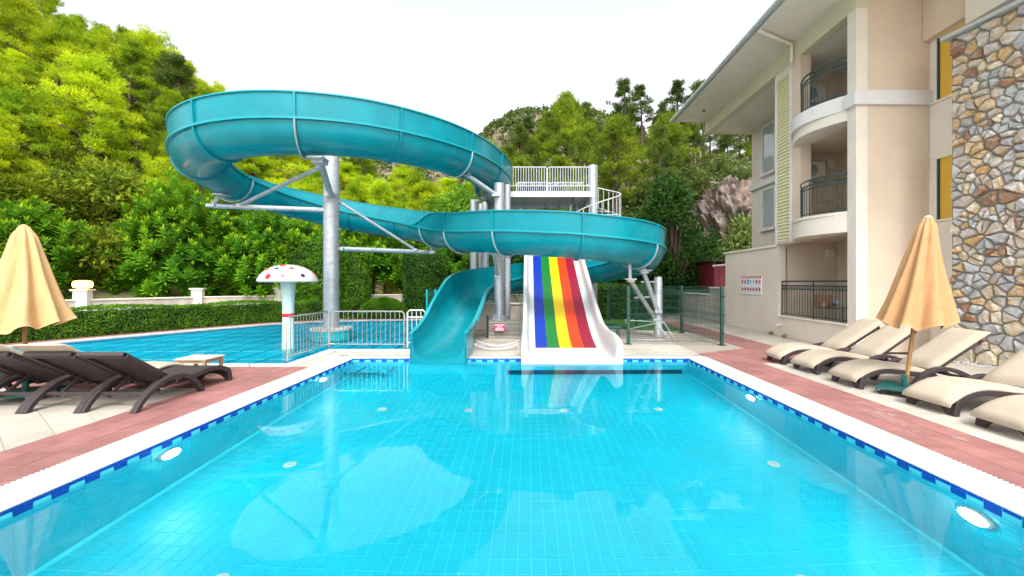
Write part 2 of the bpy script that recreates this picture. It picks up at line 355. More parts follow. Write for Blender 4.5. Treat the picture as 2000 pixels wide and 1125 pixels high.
tiles(bd, [(4.945, 2.2), (9.4, 2.2), (9.4, 8.655), (4.945, 8.655)], .62, .31, 0, M['beige_tile'], gap=.004, stagger=.5)
bs = slab('beige_paving_beside_building', [(6.605, 8.66), (7.99, 8.66), (7.99, 24), (6.605, 24)], -.008, M['grout'])
tiles(bs, [(6.605, 8.66), (7.99, 8.66), (7.99, 16.8), (6.605, 16.8)], .46, .46, 0, M['beige_tile'], gap=.004)
rl = slab('red_paving_left', [(-16, .2), (xl, .2), (xl, 8.27), (-16, 8.27)][0:0] or [(xl, .2), (xl, 8.27), (-15.9, 8.27), (-15.9, 6.6), (-5.28, 6.6), (-5.28, .2)], -.008, M['grout'])
tiles(rl, [(-5.28, 1), (xl, 1), (xl, 8.27), (-5.28, 8.27)], .293, .293, 0, M['red_tile'], ox=xl, stagger=0)
tiles(rl, [(-11.5, 6.6), (-5.28, 6.6), (-5.28, 8.27), (-11.5, 8.27)], .293, .293, 0, M['red_tile'], ox=-5.28, oy=.14)
bl = slab('beige_paving_left', [(-15.9, .2), (-5.285, .2), (-5.285, 6.595), (-15.9, 6.595)], -.008, M['grout'])
tiles(bl, [(-11, 2.4), (-5.285, 2.4), (-5.285, 6.595), (-11, 6.595)], .68, .36, R(-35), M['beige_tile'], gap=.007)
bb = slab('beige_paving_behind_pool', [(-4.72, yb), (xr, yb), (xr, 9.85), (5.64, 10.62), (5.64, 14), (-2.6, 14), (-2.6, 10.1), (-4.72, 10.1)], -.008, M['grout'])
tiles(bb, [(-2.6, yb), (xr, yb), (xr, 9.85), (5.64, 10.62), (5.64, 12.4), (-2.6, 12.4)], .62, .31, 0, M['beige_tile'], gap=.004, stagger=.5)
tiles(bb, [(-4.72, yb), (-2.6, yb), (-2.6, 10.12), (-4.72, 10.12)], .62, .26, 0, M['beige_tile'], gap=.004)
bw = slab('beige_paving_between_pools', [(-4.74, 8.29), (xl, 8.29), (xl, yb - .004), (-4.74, yb - .004)], -.008, M['grout'])
tiles(bw, [(-4.74, 8.29), (xl, 8.29), (xl, yb - .004), (-4.74, yb - .004)], .34, .34, 0, M['beige_tile'], gap=.004)
# pale scuffs where the old lettering on the red band has worn off
for k in range(16):
    x, y = 4.50 + random.gauss(0, .10), 5.25 + random.gauss(0, .30); r = random.uniform(.02, .07); mb = MB()
    mb.prism([(x + r * random.uniform(.5, 1.2) * math.cos(a), y + r * random.uniform(.8, 2.0) * math.sin(a)) for a in np.linspace(0, 6.283, 10)[:-1]], .0008 + k * .00004, .0016 + k * .00005); mb.build('paint_scuff', M['scuff'], rd)

# ---- main pool shell
pool = thing('swimming_pool', 'large rectangular turquoise tiled pool in the foreground', 'pool', (0, 5, 0))
mb = MB(); T = .1
mb.box(PX0 - T, PX0, PY0 - T, PY1 + T, DEP, -.06); mb.box(PX1, PX1 + T, PY0 - T, PY1 + T, DEP, -.006)
mb.box(PX0, PX1, PY1, PY1 + T, DEP, -.006); mb.box(PX0, PX1, PY0 - T, PY0, DEP, -.006)
mb.build('pool_wall', M['pool_grout'], pool)
mb = MB(); mb.box(PX0 - T, PX1 + T, PY0 - T, PY1 + T, DEP - .1, DEP - .002); fl = mb.build('pool_floor', M['pool_grout'], pool)
TW, TL, G = .1213, .16, .007
def tile_mesh(name, sx, sy, sz, m):
    mb = MB(); mb.box(-sx / 2, sx / 2, -sy / 2, sy / 2, -sz, 0); me = bpy.data.meshes.new(name); me.from_pydata(mb.v, [], mb.f); me.materials.append(m); return me
ftm = tile_mesh('floor_tile', TW - G, TL - 1.5 * G, .006, M['pool_tile'])
rest = MB(); cells = []
for i in range(61):
    for j in range(53):
        x, y = PX0 + .06 + (i + .5) * TW, PY0 + (j + .5) * TL
        if x < PX1 - .05 and y < PY1 - .08: cells.append((x, y))
cells.sort(key=lambda c: (c[1] < 2.3, abs(c[1] - 2.3) * 3 + abs(c[0])))
for k, (x, y) in enumerate(cells):
    if k < 290: dup_mesh('floor_tile', ftm, (x, y, DEP + .004), fl)
    else: rest.box(x - TW / 2 + G / 2, x + TW / 2 - G / 2, y - TL / 2 + G * .75, y + TL / 2 - G * .75, DEP - .002, DEP + .004)
tag(rest.build('floor_tiling', M['pool_tile'], fl), kind='stuff')
# wall tiling: navy nosing row, navy and pale teeth, then the field
RW = .125
def wall_tiles(a, b, nx, ny):                        # wall from a to b, inward normal (nx, ny)
    L = math.hypot(b[0] - a[0], b[1] - a[1]); n = int(L / RW); w = L / n; dx, dy = (b[0] - a[0]) / L, (b[1] - a[1]) / L
    field = MB(); pale = MB()
    side = bpy.data.objects.new('tiled_side', None); COL.objects.link(side); side.parent = pool; ORG[side.name] = ORG[pool.name]
    def tl(mbx, s0, s1, z0, z1, t=.003):
        p = [(a[0] + dx * s, a[1] + dy * s) for s in (s0, s1)]
        q = [p[0], p[1], (p[1][0] + nx * t, p[1][1] + ny * t), (p[0][0] + nx * t, p[0][1] + ny * t)]
        ar = sum(q[i][0] * q[(i + 1) % 4][1] - q[(i + 1) % 4][0] * q[i][1] for i in range(4))
        mbx.prism(q if ar > 0 else q[::-1], z0, z1)
    cache = {}
    for i in range(n):
        s0, s1 = i * w + .003, (i + 1) * w - .003
        for z0, z1, mm, nm in ((-.032, -.004, 'pool_navy', 'border_tile'),) + (((-.112, -.035, 'pool_navy', 'border_tile'),) if i % 2 else ()):
            if (z0) not in cache:
                t = MB(); 
                q = [(-dx * (w / 2 - .003), -dy * (w / 2 - .003)), (dx * (w / 2 - .003), dy * (w / 2 - .003))]
                q = [q[0], q[1], (q[1][0] + nx * .004, q[1][1] + ny * .004), (q[0][0] + nx * .004, q[0][1] + ny * .004)]
                ar = sum(q[k][0] * q[(k + 1) % 4][1] - q[(k + 1) % 4][0] * q[k][1] for k in range(4))
                t.prism(q if ar > 0 else q[::-1], z0, z1); me = bpy.data.meshes.new(nm); me.from_pydata(t.v, [], t.f); me.materials.append(M[mm]); cache[z0] = me
            sm = (i + .5) * w
            dup_mesh(nm, cache[z0], (a[0] + dx * sm, a[1] + dy * sm, 0), side)
        if i % 2 == 0: tl(pale, s0, s1, -.112, -.035)
        z = -.116; k = 0
        while z > DEP + .02:
            tl(pale if k == 0 else field, s0, s1, z - .082, z, .0025); z -= .09; k += 1
    tag(field.build('wall_tiling', M['pool_wall'], side), kind='stuff'); tag(pale.build('pale_tiling', M['pool_pale'], side), kind='stuff')
wall_tiles((PX0, PY0), (PX0, PY1), 1, 0); wall_tiles((PX1, PY1), (PX1, PY0), -1, 0); wall_tiles((PX0, PY1), (PX1, PY1), 0, -1)
mb = MB(); mb.box(-.45, 3.45, PY1 - .03, PY1 - .008, -1.27, -.92); mb.build('dark_band', M['pool_dark'], pool)  # dark navy panel low on the far wall
mb = MB(); mb.quad((PX0 - .05, PY0 - .05, WL), (PX1 + .05, PY0 - .05, WL), (PX1 + .05, PY1 + .05, WL), (PX0 - .05, PY1 + .05, WL))
struct(mb.build('pool_water', M['water']))
# floor inlets and lit lamps
def disc(c, r, t, n=(0, 0, 1), seg=20):
    mb = MB(); q = Vector(n).to_track_quat('Z', 'Y'); mb.lathe([(r, 0), (r, t), (r * .86, t * 1.6)], n=seg)
    mb.v = [tuple(Vector(c) + q @ Vector(v)) for v in mb.v]; return mb
for x, y in ((-2.45, 3.25), (-1.0, 3.1), (.62, 3.1), (2.2, 3.25), (-2.45, 6.9), (-1.0, 6.9), (.62, 6.9), (2.2, 6.9), (3.0, 5.0), (-2.9, 5.0)):
    o = disc((x, y, DEP + .004), .075, .012).build('floor_inlet', M['coping'], pool)
    disc((x, y, DEP + .020), .03, .004).build('inlet_screw', M['gutter'], o)
for x, y, s in ((PX0, 4.45, 1), (PX0, 7.75, 1), (PX1, 3.28, -1), (PX1, 6.55, -1)):
    o = disc((x + s * .006, y, -.36), .135, .02, (s, 0, 0)).build('pool_lamp_rim', M['coping'], pool)
    disc((x + s * .034, y, -.36), .11, .012, (s, 0, 0)).build('lit_pool_lamp', M['pool_lamp'], o)
# ---- coping stones and overflow grating
cop = struct(MB().build('coping', M['coping']))
def strip(parent, name, m, a, b, w0, w1, n, z0, z1, nrm, step=.6, gap=.004, one=False):
    L = math.hypot(b[0] - a[0], b[1] - a[1]); k = max(1, round(L / step)); d = ((b[0] - a[0]) / L, (b[1] - a[1]) / L); acc = MB()
    for i in range(k):
        s0, s1 = i * L / k + gap / 2, (i + 1) * L / k - gap / 2; q = []
        for s, w in ((s0, w0), (s1, w0), (s1, w1), (s0, w1)): q.append((a[0] + d[0] * s + nrm[0] * w, a[1] + d[1] * s + nrm[1] * w))
        ar = sum(q[t][0] * q[(t + 1) % 4][1] - q[(t + 1) % 4][0] * q[t][1] for t in range(4))
        mb = acc if one else MB(); mb.prism(q if ar > 0 else q[::-1], z0, z1)
        if not one: mb.build(name, m, parent)
    if one: return tag(acc.build(name, m, parent), kind='stuff')
W = .27; yN = PY0
for a, b, nrm in (((PX0, yN), (PX0, PY1 + W), (-1, 0)), ((PX1, yN), (PX1, PY1 + W), (1, 0)), ((PX0, PY1), (PX1, PY1), (0, 1))):
    strip(cop, 'coping_stone', M['coping'], a, b, -.004, W - .002, 0, -.003, .006, nrm, step=.75, gap=.002)
for a, b, nrm, o in (((PX0, yN), (PX0, PY1 + W), (-1, 0), OUT), ((PX1, yN), (PX1, PY1 + W), (1, 0), OUT), ((PX0 - W, PY1), (PX1 + W, PY1), (0, 1), .42)):
    strip(cop, 'channel', M['drain'], a, b, W, o, 0, -.049, -.035, nrm, step=50)
    strip(cop, 'grating', M['grate'], a, b, W + .004, o - .004, 0, -.004, .004, nrm, step=.042, gap=.019, one=True)
mb = MB(); mb.box(PX0 - .5, PX1 + .5, -2.5, PY0 - .002, -.045, .006); mb.build('near_edge', M['coping'], cop)

# ---- left pool
kid = thing('shallow_pool', 'wide blue pool with dark net of floor lines behind the left loungers', 'pool', (-9, 13, 0))
KZ = -.62
ks = sheet('pool_floor', offset(KID, .05), [], KZ - .02, M['kid_line']); ks.parent = kid; ks.location = -Vector((-9, 13, 0)); ORG[ks.name] = Vector()
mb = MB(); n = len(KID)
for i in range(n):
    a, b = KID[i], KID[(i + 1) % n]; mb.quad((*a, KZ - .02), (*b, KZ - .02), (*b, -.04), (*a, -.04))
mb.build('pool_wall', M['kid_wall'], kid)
ang = R(1.5); PW, PL = .66, 1.08
def kid_panels():
    ca, sa = math.cos(ang), math.sin(ang)
    rot = lambda q: [(x * ca - y * sa - 9, x * sa + y * ca + 13) for x, y in q]
    lim = ((-1, 0, 15.4), (1, 0, -2.96), (0, -1, -8.62), (0, 1, 18.9))
    for i in range(-11, 11):
        for j in range(-5, 7):
            q = rot([(i * PW + .025, j * PL + .03), ((i + 1) * PW - .025, j * PL + .03), ((i + 1) * PW - .025, (j + 1) * PL - .03), (i * PW + .025, (j + 1) * PL - .03)])
            for e in lim: q = clip(q, *e) if q else q
            if len(q) > 2 and area(q) > .02: mb = MB(); mb.prism(q, KZ - .019, KZ - .004); mb.build('floor_panel', M['kid_floor'], kid)
    for i in range(-11, 12):                       # navy strips along one set of joints
        q = rot([(i * PW - .024, -6), (i * PW + .024, -6), (i * PW + .024, 8), (i * PW - .024, 8)])
        for e in lim: q = clip(q, *e) if q else q
        if len(q) > 2: mb = MB(); mb.prism(q, KZ - .019, KZ - .006); mb.build('navy_strip', M['kid_navy'], kid)
kid_panels()
kw = sheet('shallow_pool_water', offset(KID, .04), [], -.035, M['kid_water']); struct(kw)
kc = struct(MB().build('left_coping', M['coping'])); ko = offset(KID, .3); ko2 = offset(KID, .85)
for i in range(n):
    a, b, c, d = Vector(KID[i]), Vector(KID[(i + 1) % n]), Vector(ko[(i + 1) % n]), Vector(ko[i]); k = max(1, round((b - a).length / .8))
    for t in range(k):
        f0, f1 = t / k + .001, (t + 1) / k - .001
        mb = MB(); mb.prism([tuple(a.lerp(b, f0)), tuple(a.lerp(b, f1)), tuple(d.lerp(c, f1)), tuple(d.lerp(c, f0))][::-1], -.045, .006); mb.build('coping_stone', M['coping'], kc)
rp2 = MB()
for i in range(5, n):
    a, b, c, d = ko[i], ko[(i + 1) % n], ko2[(i + 1) % n], ko2[i]
    if i < n - 1: rp2.prism([a, b, c, d][::-1], -.045, -.002)
struct(rp2.build('pink_paving_behind_pool', M['red_tile'], fix=True))
# ---- round tiled plinth and the main post handled with the slide

# ================================================================ BLUE FLUME
PTS = [  # x, y, rim height, raised wall left, raised wall right
 (-1.25, 15.9, 5.66, .5, .5), (-1.42, 14.3, 5.58, .5, .3), (-1.95, 12.5, 5.50, .52, .02), (-2.9, 11.0, 5.42, .55, .02), (-4.3, 9.85, 5.34, .55, .02),
 (-6.0, 9.4, 5.24, .55, .02), (-7.6, 9.83, 5.15, .55, .02), (-8.75, 10.95, 5.06, .55, .02), (-9.2, 12.6, 4.93, .55, .02), (-8.77, 14.2, 4.72, .55, .02),
 (-7.6, 15.37, 4.45, .60, .02), (-6.1, 15.75, 4.18, .60, .02), (-4.8, 15.65, 3.96, .60, .02), (-3.7, 15.05, 3.74, .56, .02), (-2.7, 13.85, 3.46, .34, .50),
 (-1.75, 12.55, 3.24, .10, .52), (-.6, 11.5, 3.10, .02, .52), (.6, 11.02, 2.99, .02, .52), (1.3, 11.0, 2.93, .02, .52), (2.5, 11.33, 2.84, .02, .52), (3.41, 12.25, 2.76, .02, .52),
 (3.75, 13.5, 2.62, .02, .52), (3.41, 14.75, 2.44, .02, .52), (2.5, 15.66, 2.27, .02, .52), (1.245, 16.0, 2.11, .02, .5), (-.1, 15.8, 1.95, .02, .5), (-1.15, 15.15, 1.76, .02, .5),
 (-1.75, 14.2, 1.58, .02, .5), (-1.93, 13.1, 1.36, .02, .48), (-1.94, 12.0, 1.08, .02, .44), (-1.94, 11.0, .84, .02, .34), (-1.94, 10.1, .68, .02, .16), (-1.94, 9.4, .62, .02, .05), (-1.94, 8.88, .60, .0, .0)]
def catmull(pts, step=.16):
    pts = [np.array(p, float) for p in pts]; out = []
    for i in range(len(pts) - 1):
        p0, p1, p2, p3 = pts[max(i - 1, 0)], pts[i], pts[i + 1], pts[min(i + 2, len(pts) - 1)]
        k = max(2, int(np.linalg.norm((p2 - p1)[:3]) / step))
        for j in range(k):
            t = j / k
            out.append(.5 * ((2 * p1) + (-p0 + p2) * t + (2 * p0 - 5 * p1 + 4 * p2 - p3) * t * t + (-p0 + 3 * p1 - 3 * p2 + p3) * t ** 3))
    out.append(pts[-1]); return out
PATH = catmull(PTS); NP = len(PATH)
FR = []
for i in range(NP):
    t = PATH[min(i + 1, NP - 1)][:3] - PATH[max(i - 1, 0)][:3]; t[2] = 0; t /= np.linalg.norm(t); FR.append((t[0], t[1]))
ARC = [0]
for i in range(1, NP): ARC.append(ARC[-1] + float(np.linalg.norm(PATH[i][:3] - PATH[i - 1][:3])))
RT, TH = .60, .03
def fpt(i, u, v):                                  # u to the right of travel, v above the rim
    p, (tx, ty) = PATH[i], FR[i]; return (p[0] + ty * u, p[1] - tx * u, p[2] + v)
def profile(i):
    p = PATH[i]; hl, hr = max(.0, p[3]), max(.0, p[4]); out = []
    flat = min(1, max(0, (ARC[i] - (ARC[-1] - 3.2)) / 2.6)); n = 22
    def shell(r):
        q = [(-r - .05 * hl, hl)]
        if r == RT: pass
        for k in range(n + 1):
            a = math.pi + math.pi * k / n; x, z = math.cos(a) * r, math.sin(a) * r
            if flat:                                # the run-out has a flatter bed
                z2 = -r * (abs(math.sin(a)) ** .45); z = z * (1 - flat) + z2 * flat
            q.append((x, z))
        q.append((r + .05 * hr, hr)); return q
    o = shell(RT); inn = shell(RT - TH); return o + inn[::-1]
slide = thing('tube_slide', 'turquoise open water slide curling twice on steel posts down to the pool', 'water slide', (-1.94, 9, 0))
ribs = []; s = 0
while s < ARC[-1] - .5: ribs.append(s); s += 2.02
ribs.append(ARC[-1])
def idx(s): return min(range(NP), key=lambda i: abs(ARC[i] - s))
ri = [idx(s) for s in ribs]
for a, b in zip(ri[:-1], ri[1:]):
    mb = MB(); k = 0
    for i in range(a, b + 1):
        pr = profile(i); k = len(pr); mb.v += [fpt(i, u, v) for u, v in pr]
    for i in range(b - a):
        for j in range(k):
            j2 = (j + 1) % k; mb.f.append((i * k + j, i * k + j2, (i + 1) * k + j2, (i + 1) * k + j)); mb.mi.append(0)
    h = k // 2
    for e in (0, b - a):
        for j in range(h - 1): mb.f.append((e * k + j, e * k + j + 1, e * k + k - 2 - j, e * k + k - 1 - j)); mb.mi.append(0)
    mb.build('flume_section', M['teal'], slide, smooth=True, fix=True)
for q in ri[1:-2]:                                  # bolted joint rings
    mb = MB(); n = 22; p = PATH[q]; hl, hr = p[3], p[4]
    ring = [(-RT - .05 * hl - .002, hl)] + [(math.cos(math.pi + math.pi * k / n) * (RT + .002), math.sin(math.pi + math.pi * k / n) * (RT + .002)) for k in range(n + 1)] + [(RT + .05 * hr + .002, hr)]
    tx, ty = FR[q]; B = []
    for di, off in ((-.022, 0), (-.022, .048), (.022, .048), (.022, 0)):
        row = []
        for k, (u, v) in enumerate(ring):
            L_ = math.hypot(u, min(v, 0)) or 1; uu = u * (1 + off / RT); vv = v * (1 + off / RT) if v < 0 else v
            w = fpt(q, uu, vv); row.append((w[0] + tx * di, w[1] + ty * di, w[2]))
        B.append(row)
    m_ = len(ring)
    for row in B: mb.v += row
    for j in range(4):
        for k in range(m_ - 1): mb.f.append((j * m_ + k, j * m_ + k + 1, ((j + 1) % 4) * m_ + k + 1, ((j + 1) % 4) * m_ + k)); mb.mi.append(0)
    for e in (0, m_ - 1): mb.f.append(tuple(j * m_ + e for j in range(4))); mb.mi.append(0)
    mb.build('joint_ring', M['teal'], slide, smooth=True, fix=True)
SUP = [(-5.0, 9.5), (-9.2, 12.2), (-2.0, 12.4), (-3.5, 14.9), (-1.0, 11.8), (3.55, 12.5), (2.9, 11.6)]
for q in ri[1:-3]:                                   # galvanised straps where arms carry the flume
    if min(math.hypot(PATH[q][0] - a, PATH[q][1] - b) for a, b in SUP) < 1.0:
        mb = MB(); mb.tube([fpt(q, math.cos(math.pi + math.pi * k / 20) * (RT + .062), math.sin(math.pi + math.pi * k / 20) * (RT + .062) - .03) for k in range(21)], .02, 6); mb.build('strap', M['galv'], slide, smooth=True)
def swept(prof_fn, name, m, i0=0, i1=NP):
    mb = MB(); k = 0
    for i in range(i0, i1): pr = prof_fn(i); k = len(pr); mb.v += [fpt(i, u, v) for u, v in pr]
    for i in range(i1 - i0 - 1):
        for j in range(k): mb.f.append((i * k + j, i * k + (j + 1) % k, (i + 1) * k + (j + 1) % k, (i + 1) * k + j)); mb.mi.append(0)
    mb.f.append(tuple(range(k))); mb.f.append(tuple((i1 - i0 - 1) * k + j for j in range(k))); mb.mi += [0, 0]
    return mb.build(name, m, slide, smooth=True, fix=True)
e0 = idx(ARC[-1] - 1.4)
for sg, w in ((-1, 3), (1, 4)):
    swept(lambda i: [(sg * (RT - .001), -.028), (sg * (RT + .062), -.028), (sg * (RT + .062), .022), (sg * (RT - .001), .022)], 'rim_flange', M['teal_in'], 0, e0)
    def top(i, sg=sg, w=w):
        h = max(0, PATH[i][w]); u = sg * (RT + .05 * h); return [(u - sg * .045, h - .004), (u + sg * .035, h - .004), (u + sg * .035, h + .026), (u - sg * .045, h + .026)]
    swept(top, 'wall_lip', M['teal_in'])
# skirt of the run-out down to the coping and the water
for sg in (-1, 1):
    mb = MB(); x = -1.94 + sg * RT; mb.prism([(8.87, 0), (9.9, 0), (9.9, 1)], 0, 1); mb = MB()
    ya = [8.87, 9.15, 9.5, 9.9]; zt = [.57, .57, .58, .60]
    for y0, y1, z0, z1 in zip(ya[:-1], ya[1:], zt[:-1], zt[1:]):
        bz = -.06 if y1 < 9.2 else .012
        for xx in (x + sg * .012,): mb.quad((xx, y0, bz), (xx, y1, bz), (xx, y1, z1), (xx, y0, z0))
        mb.quad((x - sg * .012, y0, bz), (x - sg * .012, y1, bz), (x - sg * .012, y1, z1), (x - sg * .012, y0, z0))
    mb.quad((x - .012, 8.87, -.06), (x + .012, 8.87, -.06), (x + .012, 8.87, .57), (x - .012, 8.87, .57))
    mb.build('side_skirt', M['teal'], slide)
mb = MB(); n = 20                                    # front apron under the lip
for k in range(n):
    a0, a1 = math.pi + math.pi * k / n, math.pi + math.pi * (k + 1) / n
    f = lambda a: (-1.94 - math.cos(a) * (RT), .60 - RT * abs(math.sin(a)) ** .45)
    (x0, z0), (x1, z1) = f(a0), f(a1); mb.quad((x0, 8.87, -.06), (x1, 8.87, -.06), (x1, 8.87, max(z1, -.05)), (x0, 8.87, max(z0, -.05)))
mb.build('front_apron', M['teal'], slide)
# start tub at the platform
mb = MB(); mb.box(-1.95, -1.87, 14.9, 16.6, 5.0, 6.35); mb.box(-1.10, -1.02, 15.1, 16.6, 5.0, 6.45); mb.build('start_panel', M['teal'], slide, bevel=.02)
mb = MB(); mb.tube([(-1.9, 15.3, 6.5), (-1.06, 15.3, 6.5)], .03); mb.tube([(-1.9, 15.3, 6.3), (-1.9, 15.3, 6.5)], .03); mb.tube([(-1.06, 15.3, 6.3), (-1.06, 15.3, 6.5)], .03); mb.build('start_bar', M['white_paint'], slide)

# ---- steel posts and arms
def flange_plate(mb, c, r=.17): mb.lathe([(r, -.012), (r, .012)], c, 12)
post = thing('support_post', 'tall spiral-seamed steel post on a tiled plinth in the left pool', 'post', (-6.05, 12.6, 0), 'slide support posts')
mb = MB(); mb.lathe([(.225, .32), (.225, 5.6), (.20, 5.62)], (-6.05, 12.6, 0), 28); mb.build('shaft', M['galv'], post, smooth=True)
mb = MB(); mb.tube([(-6.05 + .228 * math.cos(a), 12.6 + .228 * math.sin(a), .5 + a * .075) for a in np.linspace(0, 62, 330)], .008, 4); mb.build('spiral_seam', M['galv'], post, smooth=True)
def arm(parent, a, b, r=.05, name='arm', ends=True):
    mb = MB(); a, b = Vector(a), Vector(b); mb.tube([a, b], r, 12)
    if ends:
        for p in (a, b): mb.obox(p, r * 3.2, r * 3.2, r * 1.2)
    return mb.build(name, M['galv'], parent, smooth=True)
arm(post, (-5.95, 12.38, 4.35), (-4.95, 9.75, 4.57), .085)
arm(post, (-6.27, 12.55, 3.92), (-9.35, 12.15, 3.98), .075)
arm(post, (-5.05, 9.95, 4.50), (-8.6, 12.25, 4.02), .05, 'brace')
arm(post, (-5.83, 12.75, 2.75), (-3.42, 14.6, 2.78), .075)
arm(post, (-5.85, 12.7, 4.20), (-3.9, 14.2, 2.84), .045, 'brace')
mb = MB(); mb.tube([(-9.35, 12.15, 3.98), (-9.25, 12.3, 4.32)], .06, 10); mb.obox((-9.24, 12.35, 4.34), .34, .34, .03); mb.tube([(-3.42, 14.6, 2.78), (-3.45, 14.75, 3.12)], .06, 10); mb.obox((-3.45, 14.8, 3.12), .3, .3, .03); mb.obox((-4.92, 9.6, 4.60), .36, .36, .03); mb.build('saddle_plate', M['galv'], post)
plinth = thing('round_plinth', 'round turquoise tiled plinth standing in the left pool', 'plinth', (-6.05, 12.6, 0))
mb = MB(); mb.lathe([(.555, -.6), (.555, .255)], (-6.05, 12.6, 0), 40); mb.build('core', M['pool_grout'], plinth, smooth=True)
mb = MB(); mb.lathe([(.60, .255), (.60, .32), (.2, .325)], (-6.05, 12.6, 0), 40); mb.build('cap', M['coping'], plinth, smooth=True)
for r_ in range(5):
    for k in range(26):
        a0, a1 = 2 * math.pi * (k + .03) / 26, 2 * math.pi * (k + .97) / 26; z0 = .25 - (r_ + 1) * .135 + .005; z1 = z0 + .125
        mb = MB(); q = [(-6.05 + r * math.cos(a), 12.6 + r * math.sin(a)) for r, a in ((.55, a0), (.572, a0), (.572, a1), (.55, a1))]; mb.prism(q, z0, z1); mb.build('plinth_tile', M['turq_tile'], plinth)

tower = thing('slide_tower', 'galvanised steel start tower with railed platforms behind the slides', 'tower', (.4, 16.5, 0))
def column(x, y, r, z0, z1, parent, name='column', cap=True):
    mb = MB(); mb.lathe([(r * 1.7, z0), (r * 1.7, z0 + .025), (r, z0 + .03), (r, z1), (r * .9, z1 + .01)], (x, y, 0), 20); o = mb.build(name, M['galv'], parent, smooth=True)
    mb = MB(); mb.tube([(x + (r + .002) * math.cos(a), y + (r + .002) * math.sin(a), z0 + .1 + a * .075) for a in np.linspace(0, (z1 - z0 - .2) / .075, int((z1 - z0) * 55))], .006, 4); mb.build('spiral_seam', M['galv'], o, smooth=True)
    return o
for x, y, r, z1 in ((2.7, 17, .19, 6.55), (-2.3, 17.4, .15, 5.2), (-1.85, 17.9, .15, 5.2), (-.72, 14.3, .11, 5.1), (-2.1, 18.3, .11, 5.2), (2.2, 18.3, .13, 5.2)): column(x, y, r, 0, z1, tower)
mb = MB(); mb.box(-1.7, 2.55, 16.0, 18.4, 5.18, 5.24); mb.build('platform_deck', M['galv'], tower)
mb = MB(); mb.box(-1.7, 2.55, 15.95, 16.0, 5.04, 5.26); mb.box(-1.7, 2.55, 18.4, 18.45, 5.04, 5.26); mb.box(-1.75, -1.7, 15.95, 18.45, 5.04, 5.26); mb.build('edge_beam', M['galv'], tower)
for k in range(8): mb = MB(); x = -1.4 + k * .55; mb.box(x, x + .05, 16.0, 18.4, 5.04, 5.18); mb.build('joist', M['galv'], tower)
mb = MB()
mb.tube([(-2.3, 17.4, 5.1), (-.9, 15.2, 5.1), (-.72, 14.3, 5.0)], .05); mb.tube([(-2.3, 17.4, .4), (-1.85, 17.9, 1.3)], .03); mb.tube([(-1.85, 17.9, .4), (-2.3, 17.4, 1.3)], .03); mb.tube([(-2.3, 17.4, 1.6), (-1.85, 17.9, 2.5)], .03); mb.build('cross_bracing', M['galv'], tower)
def railing(parent, a, b, z, h, n, m, post_r=.02, bar_r=.011, name='rail_panel', low=.12, mid=None, rnd=True):
    """one framed panel: parts rail_frame and each baluster"""
    a, b = Vector((*a, z)), Vector((*b, z)); mb = MB(); c = .06 if rnd else .001; d = (b - a).normalized(); U = Vector((0, 0, 1))
    if low is None: pts = [a, a + U * (h - c), a + U * h + d * c, b + U * h - d * c, b + U * (h - c), b]; mb.tube(pts, post_r, 8)
    else:
        mb.tube([a, a + U * (h - c), a + U * h + d * c, b + U * h - d * c, b + U * (h - c), b], post_r, 8); mb.tube([a + U * low, b + U * low], post_r * .85, 8)
    if mid: mb.tube([a + U * mid, b + U * mid], post_r * .8, 8)
    f = mb.build(name, m, parent, smooth=True); lo = low or 0
    for k in range(1, n):
        p = a.lerp(b, k / n); mb = MB(); mb.tube([p + U * lo, p + U * h], bar_r, 6, caps=False); mb.build('baluster', m, f)
    return f
Zd = 5.25
for a, b in (((-.98, 15.97), (.74, 15.97)), ((.76, 15.97), (2.48, 15.97))): railing(tower, a, b, Zd, .95, 17, M['white_paint'], .022, .012, low=.22)
for a, b in (((-.5, 18.42), (1.0, 18.42)), ((1.02, 18.42), (2.5, 18.42))): railing(tower, a, b, Zd, .95, 17, M['white_paint'], .022, .012, low=.22)
# lower platform and spiral stair
mb = MB(); mb.box(-.4, 2.35, 16.95, 18.35, 3.50, 3.56); mb.box(-.4, 2.35, 16.9, 16.95, 3.4, 3.58); mb.build('lower_deck', M['galv'], tower)
mb = MB(); mb.tube([(-.3, 16.85, 3.56), (-.3, 16.85, 4.62), (1.75, 16.75, 4.60)], .028, 8); mb.tube([(1.75, 16.75, 4.3), (1.75, 16.75, 4.9)], .05, 8); mb.tube([(-.3, 16.85, 4.5), (-.3, 16.85, 4.78)], .05, 8); mb.build('lower_rail', M['white_paint'], tower)
CXs, CYs = 2.7, 17.0; NS = 15; prev = None; hand = []
for k in range(NS):
    a0 = R(100) - R(25) * k; a1 = a0 - R(24); z = 5.22 - .17 * (k + 1)
    if z < 3.3: break
    mb = MB(); q = [(CXs + r * math.cos(a), CYs + r * math.sin(a)) for r, a in ((.2, a1), (1.12, a1), (1.12, a0), (.2, a0))]
    mb.prism(q, z - .03, z); mb.build('stair_tread', M['galv'], tower)
    for f in (.25, .75):
        a = a0 + (a1 - a0) * f; p = Vector((CXs + 1.13 * math.cos(a), CYs + 1.13 * math.sin(a), z - .17 * (f - .5))); mb = MB(); mb.tube([p, p + Vector((0, 0, .95))], .012, 6, caps=False); mb.build('stair_baluster', M['white_paint'], tower); hand.append(p + Vector((0, 0, .95)))
mb = MB(); mb.tube(hand, .024, 8); mb.tube([p - Vector((0, 0, .93)) for p in hand], .03, 6); mb.build('stair_handrail', M['white_paint'], tower, smooth=True)

